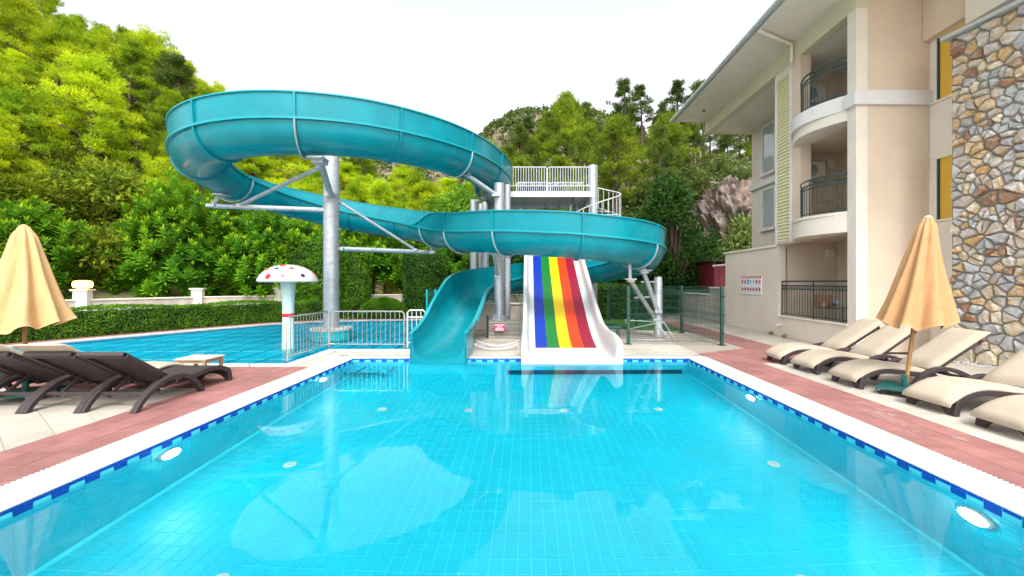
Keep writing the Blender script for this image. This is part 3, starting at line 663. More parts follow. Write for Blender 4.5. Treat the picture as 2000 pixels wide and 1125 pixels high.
pl2 = thing('concrete_plinth', 'stained concrete block with fence mesh under the middle steel post', 'plinth', (-.92, 13, 0))
mb = MB(); mb.box(-1.28, -.17, 12.62, 13.5, -.02, .50); mb.build('block', M['concrete'], pl2, bevel=.015)
cpost = thing('support_post', 'steel post on the concrete block between the two slides', 'post', (-.92, 13.05, .5), 'slide support posts')
column(-.92, 13.05, .155, .502, 4.85, cpost, 'shaft')
for k in range(4):
    a = R(45 + 90 * k); mb = MB(); c, s_ = math.cos(a), math.sin(a); mb.quad((-.92 + c * .15, 13.05 + s_ * .15, .53), (-.92 + c * .33, 13.05 + s_ * .33, .53), (-.92 + c * .15, 13.05 + s_ * .15, .74)); mb.build('gusset', M['galv'], cpost)
arm(cpost, (-1.0, 12.9, 4.45), (-1.85, 12.35, 4.95), .075)
arm(cpost, (-.95, 12.9, 1.9), (-1.0, 12.0, 2.55), .055)
mb = MB(); mb.obox((-1.05, 11.95, 2.56), .34, .34, .03); mb.obox((-1.9, 12.4, 4.93), .34, .34, .03); mb.build('saddle_plate', M['galv'], cpost)
rpost = thing('support_post', 'short steel post with slanted arms inside the green mesh fence', 'post', (4.1, 12.9, 0), 'slide support posts')
mb = MB(); mb.lathe([(.22, 0), (.22, .03), (.125, .035), (.125, 1.86), (.11, 1.88)], (4.1, 12.9, 0), 20); mb.build('shaft', M['galv'], rpost, smooth=True)
arm(rpost, (4.05, 12.8, .80), (3.55, 12.55, 2.02), .07); arm(rpost, (4.0, 12.85, .55), (2.95, 11.75, 1.75), .06)
arm(rpost, (3.99, 12.9, 1.72), (3.55, 12.7, 1.72), .035); arm(rpost, (3.99, 12.9, 1.25), (3.25, 12.3, 1.25), .035)
mb = MB(); mb.obox((3.55, 12.5, 2.07), .36, .36, .03); mb.tube([(3.55, 12.5, 2.05), (3.55, 12.52, 2.15)], .08, 8); mb.obox((2.92, 11.7, 1.80), .3, .3, .03); mb.tube([(2.92, 11.7, 1.8), (2.9, 11.66, 2.24)], .05, 8); mb.build('saddle_plate', M['galv'], rpost)
bpost = thing('support_post', 'stubby dark post holding the turquoise run-out from below', 'post', (-1.75, 12.7, 0), 'slide support posts')
mb = MB(); mb.lathe([(.12, 0), (.12, .03), (.07, .035), (.07, .50), (.2, .52), (.2, .54)], (-1.75, 12.7, 0), 16); mb.build('shaft', M['galv'], bpost, smooth=True)

# ================================================================ RAINBOW SLIDE
rs = thing('wide_slide', 'wide white slide with five rainbow stripes running straight into the pool', 'water slide', (.95, 9, 0))
YZ = [(8.82, -.02), (9.3, .0), (9.8, .03), (10.2, .075), (10.7, .17), (11.3, .36), (12.0, .68), (12.8, 1.09), (13.6, 1.52), (14.5, 2.0), (15.4, 2.5), (16.2, 2.97), (16.6, 3.2), (16.9, 3.34)]
YZ = [tuple(p) for p in catmull([(a, b) for a, b in YZ], .14)]
WT = lambda y: .40 if y > 11 else (.40 + (11 - y) / 1.4 * .12 if y > 9.6 else .52 if y > 9.2 else .52 - .15 * ((9.2 - y) / .38) ** 2)
XL, XR = -.14, 2.05
def rprof(y, z):
    w = WT(y); zz = z + w; b = max(z - .10, -.06 if y < 9.2 else .012); sk = -.06 if y < PY1 else .012
    lo = sk if z < .75 else z - .14
    inn = []
    for k in range(7):
        t = k / 6 * math.pi / 2; inn.append((.10 + .20 * (1 - math.sin(t)) * 0 + .22 * (1 - math.cos(math.pi / 2 - t)), 0))
    L_ = [(XL, lo), (XL, zz - .03), (XL + .03, zz), (XL + .10, zz), (XL + .13, zz - .04)]
    for k in range(6):
        t = k / 5 * math.pi / 2; L_.append((XL + .15 + .17 * (1 - math.cos(t)), z + .20 - .20 * math.sin(t)))
    R_ = [(XL + XR - x, q) for x, q in reversed(L_)]
    return L_ + R_
mb = MB(); K = 0
for y, z in YZ:
    pr = rprof(y, z); K = len(pr); mb.v += [(x, y, q) for x, q in pr]
for i in range(len(YZ) - 1):
    for j in range(K): mb.f.append((i * K + j, i * K + (j + 1) % K, (i + 1) * K + (j + 1) % K, (i + 1) * K + j)); mb.mi.append(0)
mb.f.append(tuple(range(K))); mb.f.append(tuple((len(YZ) - 1) * K + j for j in range(K))); mb.mi += [0, 0]
mb.build('slide_body', M['white_gel'], rs, smooth=True, fix=True)
l0, l1 = XL + .33, XR - .33
for k, c in enumerate(('blue', 'green', 'yellow', 'orange', 'crimson')):
    x0, x1 = l0 + (l1 - l0) * k / 5, l0 + (l1 - l0) * (k + 1) / 5 - .002; mb = MB(); yz = [p for p in YZ if p[0] > 10.05]
    for y, z in yz: mb.v += [(x0, y, z + .001), (x1, y, z + .001), (x1, y, z + .007), (x0, y, z + .007)]
    for i in range(len(yz) - 1):
        for j in range(4): mb.f.append((i * 4 + j, i * 4 + (j + 1) % 4, (i + 1) * 4 + (j + 1) % 4, (i + 1) * 4 + j)); mb.mi.append(0)
    mb.f.append((0, 1, 2, 3)); e = (len(yz) - 1) * 4; mb.f.append((e, e + 1, e + 2, e + 3)); mb.mi += [0, 0]
    tag(mb.build('lane_stripe', M['lane_' + c], rs, smooth=True, fix=True), c + ' stripe of the slide bed')
for y, z in ((12.6, .95), (14.6, 2.0)):
    for x in (.1, 1.8): mb = MB(); mb.lathe([(.06, 0), (.06, z - .1)], (x, y, 0), 10); mb.build('leg', M['galv'], rs, smooth=True)

# ================================================================ HOTEL BUILDING
bld = thing('hotel_building', 'cream three storey hotel with curved balconies and wide eaves on the right', 'building', (9, 12, 0))
def bx(name, m, *b, parent=bld, bevel=.006):
    mb = MB(); mb.box(*b); return mb.build(name, M[m], parent, bevel=bevel)
bx('terrace_wall', 'plaster', 8.0, 8.25, 13.1, 16.6, 0, 2.85)
bx('terrace_cap', 'plaster_lt', 7.95, 8.30, 13.1, 16.65, 2.85, 2.92)
bx('balcony_sill_wall', 'plaster', 8.0, 8.2, 10.26, 13.098, 0, .62); bx('sill_cap', 'plaster_lt', 7.96, 8.22, 10.26, 13.09, .62, .66)
bx('balcony_floor', 'beige_far', 8.2, 9.9, 10.26, 13.1, .40, .52)
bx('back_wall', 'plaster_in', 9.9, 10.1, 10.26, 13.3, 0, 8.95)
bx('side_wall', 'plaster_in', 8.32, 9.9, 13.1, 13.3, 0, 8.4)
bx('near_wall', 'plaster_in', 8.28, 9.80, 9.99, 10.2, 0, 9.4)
bx('corner_pier', 'plaster_lt', 8.0, 8.28, 9.98, 10.26, 0, 8.4)
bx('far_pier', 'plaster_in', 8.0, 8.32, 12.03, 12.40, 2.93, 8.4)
bx('panel_wall', 'plaster_lt', 8.03, 8.32, 12.40, 13.3, 2.92, 8.4)
sl_top, sl_bot, npl = 8.15, 2.98, 50
for k in range(npl):
    z = sl_bot + (sl_top - sl_bot) * k / npl; h = (sl_top - sl_bot) / npl
    mb = MB(); mb.prism([(7.965, 0), (8.03, 0), (8.03, 1), (7.99, 1)], 0, 1); mb = MB()
    mb.v = [(7.975, 12.47, z), (8.029, 12.47, z), (8.029, 12.47, z + h * .96), (8.005, 12.47, z + h * .96), (7.975, 13.12, z), (8.029, 13.12, z), (8.029, 13.12, z + h * .96), (8.005, 13.12, z + h * .96)]
    mb.f = [(0, 1, 2, 3), (7, 6, 5, 4), (0, 4, 5, 1), (1, 5, 6, 2), (2, 6, 7, 3), (3, 7, 4, 0)]; mb.mi = [0] * 6; mb.build('siding_slat', M['siding'], bld)
for y0 in (12.405, 13.125): bx('siding_trim', 'white_wall', 7.95, 8.028, y0, y0 + .06, 2.95, 8.2)
bx('siding_trim', 'white_wall', 7.95, 8.028, 12.405, 13.185, 2.92, 2.95)
bx('rear_wall', 'plaster', 10.0, 10.3, 13.3, 18.3, 0, 8.4)
bx('rear_sill_band', 'white_wall', 9.85, 9.998, 15.4, 18.3, 5.75, 5.98)
for z0, z1 in ((6.35, 8.2), (4.05, 5.55)):
    w = bx('window', 'glass', 9.97, 9.998, 16.55, 17.35, z0, z1)
    for b in ((9.93, 9.999, 16.45, 16.548, z0 - .08, z1 + .08), (9.93, 9.999, 17.352, 17.45, z0 - .08, z1 + .08), (9.93, 9.999, 16.55, 17.35, z1 + .002, z1 + .08)): bx('window_frame', 'white_wall', *b, parent=w)
    bx('window_sill', 'white_wall', 9.84, 9.999, 16.4, 17.5, z0 - .2, z0 - .082, parent=w)
# curved balconies
def arc_pts(y0, y1, bulge, n=20, x=8.0):
    return [(x - bulge * math.sin(math.pi * min(1, max(0, k / n)) ) ** .85, y0 + (y1 - y0) * k / n) for k in range(n + 1)]
def band(name, m, y0, y1, bulge, z0, z1, thick=.14, off=0):
    o = [(x - off, y) for x, y in arc_pts(y0, y1, bulge)]; mb = MB(); mb.prism(o + [(8.3, y1), (8.3, y0)], z0, z1); return mb.build(name, M[m], bld)
B0, B1 = 10.262, 12.028
for z0, zc, zw, zt in ((2.97, 3.42, 3.42, 3.49), (5.76, 6.02, 6.36, 6.40)):
    if z0 < 4: band('balcony_fascia', 'plaster_lt', B0, B1 + .3, .42, z0, zc); band('balcony_edge', 'plaster_lt', B0, B1 + .3, .46, zc, zt)
    else:
        band('balcony_fascia', 'plaster_lt', B0, B1 + .3, .40, z0, zc); band('balcony_band', 'white_wall', B0, B1 + .36, .50, zc, zw); band('balcony_edge', 'white_wall', B0, B1 + .3, .44, zw, zt)
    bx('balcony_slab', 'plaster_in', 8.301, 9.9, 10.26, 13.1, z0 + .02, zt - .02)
bx('white_string_course', 'white_wall', 7.90, 8.28, 9.90, 10.262, 6.02, 6.36); bx('white_string_course', 'white_wall', 8.28, 9.83, 9.90, 9.988, 6.02, 6.36)
def iron_rail(name, label, pts, z, h, every=.115, parent=None):
    t = thing(name, label, 'railing', (pts[0][0], pts[0][1], z), 'green iron balcony railings')
    L3 = lambda zz: [(x, y, zz) for x, y in pts]
    for zz, r in ((z + h, .022), (z + h - .13, .016), (z + h - .24, .014), (z + .07, .014)): mb = MB(); mb.tube(L3(zz), r, 6); mb.build('rail_bar', M['rail'], t, smooth=True)
    acc = 0; P_ = [Vector((*p, 0)) for p in pts]; tot = sum((P_[i + 1] - P_[i]).length for i in range(len(P_) - 1)); n = int(tot / every); k = 0
    def at(s):
        for i in range(len(P_) - 1):
            l = (P_[i + 1] - P_[i]).length
            if s <= l or i == len(P_) - 2: return P_[i].lerp(P_[i + 1], min(1, s / l))
            s -= l
    for k in range(n + 1):
        p = at(tot * k / n); big = k in (0, n, n // 2)
        mb = MB(); mb.tube([(p.x, p.y, z + (-.0 if big else .07)), (p.x, p.y, z + h - (0 if big else .24))], .018 if big else .009, 6); mb.build('baluster', M['rail'], t)
        if k < n:                                     # scroll ring in the frieze
            q = at(tot * (k + .5) / n); d = (at(tot * (k + .6) / n) - at(tot * (k + .4) / n)).normalized(); mb = MB()
            mb.tube([tuple(q + d * (.045 * math.cos(a)) + Vector((0, 0, z + h - .185 + .045 * math.sin(a)))) for a in np.linspace(0, 2 * math.pi, 11)[:-1]], .008, 4, closed=True); mb.build('scroll', M['rail'], t)
    return t
iron_rail('balcony_railing', 'curved green iron railing of the middle balcony', [(x + .05, y) for x, y in arc_pts(B0 + .02, B1, .42)], 3.49, .98)
iron_rail('balcony_railing', 'curved green iron railing of the top balcony', [(x + .05, y) for x, y in arc_pts(B0 + .02, B1, .40)], 6.40, .98)
iron_rail('balcony_railing', 'straight green iron railing of the ground floor terrace', [(8.10, 10.3), (8.10, 13.05)], .66, 1.08)
# eaves, roof, beam, gutter, pipe
bx('eave_beam', 'plaster_green', 8.0, 8.3, 9.98, 18.5, 8.4, 8.949); bx('end_beam', 'plaster_green', 8.3, 13, 18.2, 18.5, 8.4, 8.949)
bx('loggia_ceiling', 'plaster_lt', 8.3, 13, 10.2, 18.2, 8.405, 8.6)
bx('soffit', 'plaster_lt', 6.62, 13, 5.0, 18.52, 8.95, 9.02)
mb = MB(); mb.v = [(6.55, 5, 9.021), (6.55, 18.6, 9.021), (13, 18.6, 9.021), (13, 5, 9.021), (6.55, 5, 9.12), (6.55, 18.6, 9.12), (13, 18.6, 11.6), (13, 5, 11.6)]
mb.f = [(0, 1, 2, 3), (4, 7, 6, 5), (0, 4, 5, 1), (1, 5, 6, 2), (3, 2, 6, 7), (0, 3, 7, 4)]; mb.mi = [0] * 6; mb.build('roof', M['gutter'], bld)
mb = MB(); mb.tube([(6.52, 5, 9.03), (6.52, 18.62, 9.03)], .075, 10); gt = mb.build('gutter', M['gutter'], bld, smooth=True)
for y in np.arange(6.2, 18.5, .9): mb = MB(); mb.tube([(6.52, y, 9.03), (6.52, y + .04, 9.03)], .086, 10); mb.build('gutter_bracket', M['gutter'], gt)
mb = MB(); mb.tube([(6.6, 11.75, 8.93), (6.75, 11.75, 8.86), (7.9, 12.3, 8.86), (7.93, 12.32, 8.75), (7.93, 12.32, 8.3)], .05, 8); mb.build('downpipe', M['plaster_lt'], bld, smooth=True)
bx('vent_hole', 'dark', 7.35, 7.47, 17.2, 17.32, 8.935, 8.9495, bevel=0)
# window bay beside the stone wall
bx('bay_wall', 'plaster_lt', 9.80, 10.3, 8.95, 9.985, 0, 3.2); bx('bay_wall', 'plaster_lt', 9.80, 10.3, 8.95, 9.985, 4.66, 6.05); bx('bay_wall', 'plaster_lt', 9.80, 10.3, 8.95, 9.985, 7.55, 9.4)
for z0, z1 in ((3.2, 4.66), (6.05, 7.55)):
    w = bx('window', 'window_lit', 9.87, 9.90, 8.95, 9.985, z0, z1, bevel=0)
    bx('window_frame', 'rail', 9.82, 9.868, 9.80, 9.83, z0, z1, parent=w); bx('jamb', 'plaster_lt', 9.805, 9.868, 9.835, 9.985, z0, z1, parent=w)
    bx('window_sill', 'plaster_lt', 9.75, 9.869, 8.95, 9.986, z0 - .05, z0 - .001, parent=w)
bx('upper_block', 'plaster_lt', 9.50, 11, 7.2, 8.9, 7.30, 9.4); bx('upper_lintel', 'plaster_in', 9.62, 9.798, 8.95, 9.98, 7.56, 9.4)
bx('drain_spout', 'plaster_lt', 7.80, 8.0, 12.88, 12.94, .36, .40)
# fittings on the balconies
def ac_unit(label, x, y, z):
    t = thing('air_conditioner', label, 'air conditioner', (x, y, z), 'air conditioners')
    mb = MB(); mb.box(x - .36, x + .36, y - .28, y, z, z + .54); mb.build('casing', M['ac'], t, bevel=.015)
    mb = MB(); mb.lathe([(.20, 0), (.20, .012), (.17, .014)], n=20); mb.v = [(x - .08 + a, y - .282 - c, z + .27 + b) for a, b, c in mb.v]; g = mb.build('fan_grille', M['gutter'], t)
    for k in range(5): mb = MB(); mb.tube([(x - .08 + .035 * (k + .5) * math.cos(a), y - .30, z + .27 + .035 * (k + .5) * math.sin(a)) for a in np.linspace(0, 6.283, 15)[:-1]], .004, 4, closed=True); mb.build('grille_ring', M['dark'], g)
    for sx in (-.25, .25): mb = MB(); mb.box(x + sx - .02, x + sx + .02, y - .26, y + .01, z - .04, z - .002); mb.build('bracket', M['ac'], t)
    mb = MB(); mb.tube([(x + .3, y - .1, z + .54), (x + .32, y - .06, z + .75), (x + .2, y - .03, z + .85)], .022, 6); mb.build('pipe', M['ac'], t)
ac_unit('white air conditioner on the wall of the middle balcony', 8.95, 13.09, 4.95); ac_unit('white air conditioner on the wall of the top balcony', 8.95, 13.09, 7.35)
for x, z, l in ((9.62, 5.36, 'pale wall lamp on the middle balcony'), (9.62, 2.50, 'pale wall lamp on the ground floor terrace')):
    t = thing('wall_lamp', l, 'lamp', (x, 13.09, z), 'square wall lamps'); mb = MB(); mb.box(x - .11, x + .11, 12.98, 13.08, z, z + .27); mb.build('shade', M['lamp_glass'], t, bevel=.02); mb = MB(); mb.box(x - .13, x + .13, 13.08, 13.099, z - .02, z + .29); mb.build('back_plate', M['ac'], t)
def clothes_rack():
    t = thing('drying_rack', 'folding drying rack behind the middle balcony railing', 'rack', (8.9, 12.3, 3.47)); mb = MB()
    for x in (8.5, 9.2): mb.tube([(x, 12.1, 3.47), (x, 12.6, 4.15)], .012, 5); mb.tube([(x, 12.6, 3.47), (x, 12.1, 4.15)], .012, 5)
    mb.build('folding_frame', M['alu'], t)
    for k in range(6): mb = MB(); mb.tube([(8.5, 12.1 + k * .1, 4.15), (9.2, 12.1 + k * .1, 4.15)], .008, 5); mb.build('rung', M['alu'], t)
clothes_rack()
# chair, towel and small table on the ground terrace
t = thing('balcony_chair', 'rattan chair with aluminium legs on the ground terrace', 'chair', (8.95, 12.3, .52)); zf = .52
mb = MB(); mb.box(8.7, 9.2, 12.05, 12.55, zf + .40, zf + .44); mb.build('seat', M['rattan'], t, bevel=.02)
mb = MB(); mb.v = []; 
for k in range(9):
    a = math.pi * (.05 + .9 * k / 8) + math.pi / 2; x, y = 8.95 + .28 * math.cos(a), 12.3 + .28 * math.sin(a); mb.v += [(x, y, zf + .46), (x * 1 + .04 * math.cos(a), y + .04 * math.sin(a), zf + .82)]
mb.f = [(2 * k, 2 * k + 2, 2 * k + 3, 2 * k + 1) for k in range(8)]; mb.mi = [0] * 8; o = mb.build('backrest', M['rattan'], t); md = o.modifiers.new('thick', 'SOLIDIFY'); md.thickness = .02
for x, y in ((8.73, 12.08), (9.17, 12.08), (8.73, 12.52), (9.17, 12.52)): mb = MB(); mb.tube([(x, y, zf), (x * .98 + 8.95 * .02, y, zf + .62)], .014, 6); mb.build('leg', M['alu'], t)
tw = MB(); 
for i in range(7):
    for j in range(5): tw.v.append((8.72 + i * .085, 12.06 + j * .1 + .02 * math.sin(i * 2), zf + .455 + .16 * abs(math.sin(i * 1.3 + j)) + .05 * j * .4))
tw.f = [(i * 5 + j, i * 5 + j + 1, (i + 1) * 5 + j + 1, (i + 1) * 5 + j) for i in range(6) for j in range(4)]; tw.mi = [0] * 24
o = tw.build('towel', M['towel'], smooth=True); o.modifiers.new('thick', 'SOLIDIFY').thickness = .02; tag(o, 'crumpled pale blue towel heaped on the rattan chair', 'towel')
t = thing('balcony_table', 'low dark green table beside the rattan chair', 'table', (9.4, 11.6, zf)); mb = MB(); mb.box(9.05, 9.6, 11.35, 11.85, zf + .44, zf + .47); mb.build('table_top', M['green_metal'], t)
for x, y in ((9.08, 11.38), (9.57, 11.38), (9.08, 11.82), (9.57, 11.82)): mb = MB(); mb.tube([(x, y, zf), (x, y, zf + .44)], .022, 6); mb.build('leg', M['green_metal'], t)
# rules board on the terrace wall
sb = thing('rules_board', 'white board with red header and two rows of pictograms on the terrace wall', 'sign', (8, 14.7, 1.3))
y0, y1, z0, z1 = 14.0, 15.32, 1.28, 1.93
mb = MB(); mb.box(7.975, 7.998, y0, y1, z0, z1); mb.build('board', M['sign_white'], sb)
mb = MB(); mb.box(7.971, 7.9745, y0, y1, z1 - .075, z1); hd = mb.build('header', M['sign_red'], sb)
yy = y1 - .06
for w in (.09, .13, .06, .15, .10, .12, .08, .13, .09): mb = MB(); mb.box(7.968, 7.9708, yy - w, yy, z1 - .052, z1 - .024); mb.build('header_mark', M['sign_white'], hd); yy -= w + .03
for row, zc in ((0, z1 - .19), (1, z0 + .19)):
    for k in range(7):
        yc = y1 - .1 - k * .187; t_ = ('sign_dark', 'sign_red', 'sign_blue', 'sign_teal', 'sign_teal', 'sign_red', 'sign_red')[k] if row == 0 else 'sign_dark'
        if row == 0 and k == 2: mb = MB(); mb.box(7.971, 7.9745, yc - .06, yc + .06, zc - .09, zc + .07); pg = mb.build('pictogram', M['sign_blue'], sb); mb = MB(); mb.tube([(7.9705, yc, zc - .05), (7.9705, yc, zc + .03)], .014, 5); mb.build('figure', M['sign_white'], pg); continue
        mb = MB(); 
        if row == 1 or k in (0, 1, 5, 6): mb.tube([(7.972, yc + .062 * math.cos(a), zc + .062 * math.sin(a)) for a in np.linspace(0, 6.283, 17)[:-1]], .006, 4, closed=True); mb.tube([(7.972, yc - .04, zc + .045), (7.972, yc + .04, zc - .045)], .006, 4)
        else: mb.tube([(7.972, yc, zc + .02), (7.972, yc, zc + .06)], .022, 6)
        pg = mb.build('pictogram', M['sign_red' if (row == 1 or k in (0, 1, 5, 6)) else 'sign_teal'], sb)
        mb = MB(); mb.box(7.9715, 7.9745, yc - .03, yc + .035, zc - .045, zc + .01); mb.box(7.9715, 7.9745, yc - .012, yc + .016, zc + .015, zc + .04); mb.build('figure', M[t_], pg)
        mb = MB(); mb.box(7.972, 7.9745, yc - .06, yc + .06, zc - .12, zc - .105); mb.build('caption_mark', M['gutter'], pg)
for (x0, x1, y0, y1, z0, z1, l) in ((8.0, 8.25, 16.652, 18.0, 0, 1.46, 'cream garden wall stepping down beyond the rules board'), (8.0, 8.25, 18.0, 23, 0, 1.15, 'lower far step of the cream garden wall')):
    w = thing('garden_wall', l, 'wall', (x0, y0, 0)); mb = MB(); mb.box(x0, x1, y0, y1, z0, z1); mb.build('wall_body', M['wall_low'], w); mb = MB(); mb.box(x0 - .05, x1 + .05, y0, y1, z1, z1 + .06); mb.build('wall_cap', M['plaster_lt'], w)

# ================================================================ STONE WALL
sw = thing('stone_wall', 'tall wall of mixed grey and ochre rubble stones at the right edge', 'wall', (9.3, 7.5, 0))
A = Vector((9.27, 8.95)); Dn = Vector((.20, -1)).normalized(); NW = Vector((-Dn.y, Dn.x)) * -1      # along the wall towards the camera; outward normal
if NW.x > 0: NW = -NW
LW, HW = 2.0, 7.02
def wp(s, z, o=0): p = A + Dn * s + NW * o; return (p.x, p.y, z)
q = [wp(0, 0, 0), wp(LW + 3, 0, 0), wp(LW + 3, 0, -.5), wp(0, 0, -.5)]
mb = MB(); mb.prism([(a, b) for a, b, _ in q][::-1], 0, HW); mb.build('mortar_core', M['mortar'], sw)
seeds = []; z = .08; row = 0
while z < HW:
    h = random.choice((.08, .11, .15, .20, .25)); s = random.uniform(-.1, .1)
    while s < LW:
        w = h * random.uniform(.7, 2.3); seeds.append((s + w / 2 + random.uniform(-.04, .04), z + h / 2 + random.uniform(-.07, .07))); s += w
    z += h
def inset(poly, d):
    c = (sum(p[0] for p in poly) / len(poly), sum(p[1] for p in poly) / len(poly)); out = []
    for p in poly:
        v = (p[0] - c[0], p[1] - c[1]); l = math.hypot(*v); k = max(.45, 1 - d / max(l, .02)); out.append((c[0] + v[0] * k, c[1] + v[1] * k))
    return out
def round_poly(poly):
    out = []
    for i in range(len(poly)):
        p, q = poly[i], poly[(i + 1) % len(poly)]; out += [(p[0] * .87 + q[0] * .13, p[1] * .87 + q[1] * .13), (p[0] * .13 + q[0] * .87, p[1] * .13 + q[1] * .87)]
    return out
for i, (sx, sz) in enumerate(seeds):
    poly = [(0, 0), (LW, 0), (LW, HW), (0, HW)]
    for j, (tx, tz) in enumerate(seeds):
        if j == i or abs(tx - sx) > .9 or abs(tz - sz) > .7: continue
        a, b = tx - sx, (tz - sz); poly = clip(poly, a, b, a * (sx + tx) / 2 + b * (sz + tz) / 2)
        if len(poly) < 3: break
    if len(poly) < 3 or area(poly) < .004: continue
    base = round_poly(inset(poly, random.uniform(.004, .013))); base = [(x + random.uniform(-.012, .012), y + random.uniform(-.012, .012)) for x, y in base]
    top = inset(base, random.uniform(.025, .045)); dpt = random.uniform(.02, .085); mb = MB(); k = len(base); c = (sum(p[0] for p in top) / k, sum(p[1] for p in top) / k)
    tl = (random.uniform(-.12, .12), random.uniform(-.12, .12))
    mb.v = [wp(x, y, -.01) for x, y in base] + [wp(x, y, max(.008, dpt + random.uniform(-.012, .010) + (x - c[0]) * tl[0] + (y - c[1]) * tl[1])) for x, y in top] + [wp(c[0] + random.uniform(-.03, .03), c[1] + random.uniform(-.03, .03), dpt + random.uniform(-.006, .016))]
    mb.f = [(t_, (t_ + 1) % k, k + (t_ + 1) % k, k + t_) for t_ in range(k)] + [(k + t_, k + (t_ + 1) % k, 2 * k) for t_ in range(k)]; mb.mi = [0] * len(mb.f)
    mb.build('stone', random.choices(STONES, (4, 1.4, 1.3, 2.2, 3.6))[0], sw, fix=True)
mb = MB(); q = [wp(-.12, 0, .16), wp(LW + 3, 0, .16), wp(LW + 3, 0, -.6), wp(-.12, 0, -.6)]; mb.prism([(a, b) for a, b, _ in q][::-1], HW + .002, HW + .07); mb.build('wall_cap', M['gutter'], sw)
mb = MB(); mb.prism([(9.30, 8.945), (9.97, 8.945), (9.97, 8.75), (9.34, 8.75)][::-1], 0, HW); mb.build('wall_return', M['mortar'], sw)
gm = MB()
for k in range(160):
    s = random.uniform(.1, 2.4); p = wp(s, .0, random.uniform(.03, .25)); r = random.uniform(.012, .03); gm.obox((p[0], p[1], r * .6), r * 2, r * 1.6, r * 1.2, random.uniform(0, 3))
tag(gm.build('white_gravel', M['coping']), 'white gravel along the foot of the stone wall', 'gravel', kind='stuff')

# ================================================================ SUN LOUNGERS
SURF = [(0, .155), (.05, .20), (.14, .255), (.28, .305), (.45, .325), (.65, .31), (.85, .285), (1.02, .272), (1.14, .275)]
BACK = [(1.14, .285), (1.4, .47), (1.68, .66), (1.9, .80)]
def ribbon(mb, pts, t, y0, y1, down=True):          # a plate following pts in x/z
    k = len(pts); nr = []
    for i in range(k):
        a, b = pts[max(i - 1, 0)], pts[min(i + 1, k - 1)]; l = math.hypot(b[0] - a[0], b[1] - a[1]); nr.append((-(b[1] - a[1]) / l, (b[0] - a[0]) / l))
    n0 = len(mb.v); sgn = -1 if down else 1
    for (x, z), (nx, nz) in zip(pts, nr):
        mb.v += [(x, y0, z), (x, y1, z), (x + sgn * nx * t, y1, z + sgn * nz * t), (x + sgn * nx * t, y0, z + sgn * nz * t)]
    for i in range(k - 1):
        for j in range(4): mb.f.append((n0 + i * 4 + j, n0 + i * 4 + (j + 1) % 4, n0 + (i + 1) * 4 + (j + 1) % 4, n0 + (i + 1) * 4 + j)); mb.mi.append(0)
    mb.f.append((n0, n0 + 1, n0 + 2, n0 + 3)); e = n0 + (k - 1) * 4; mb.f.append((e, e + 1, e + 2, e + 3)); mb.mi += [0, 0]
smoothc = lambda pts: [tuple(p) for p in catmull(pts, .05)]
HWD = .32
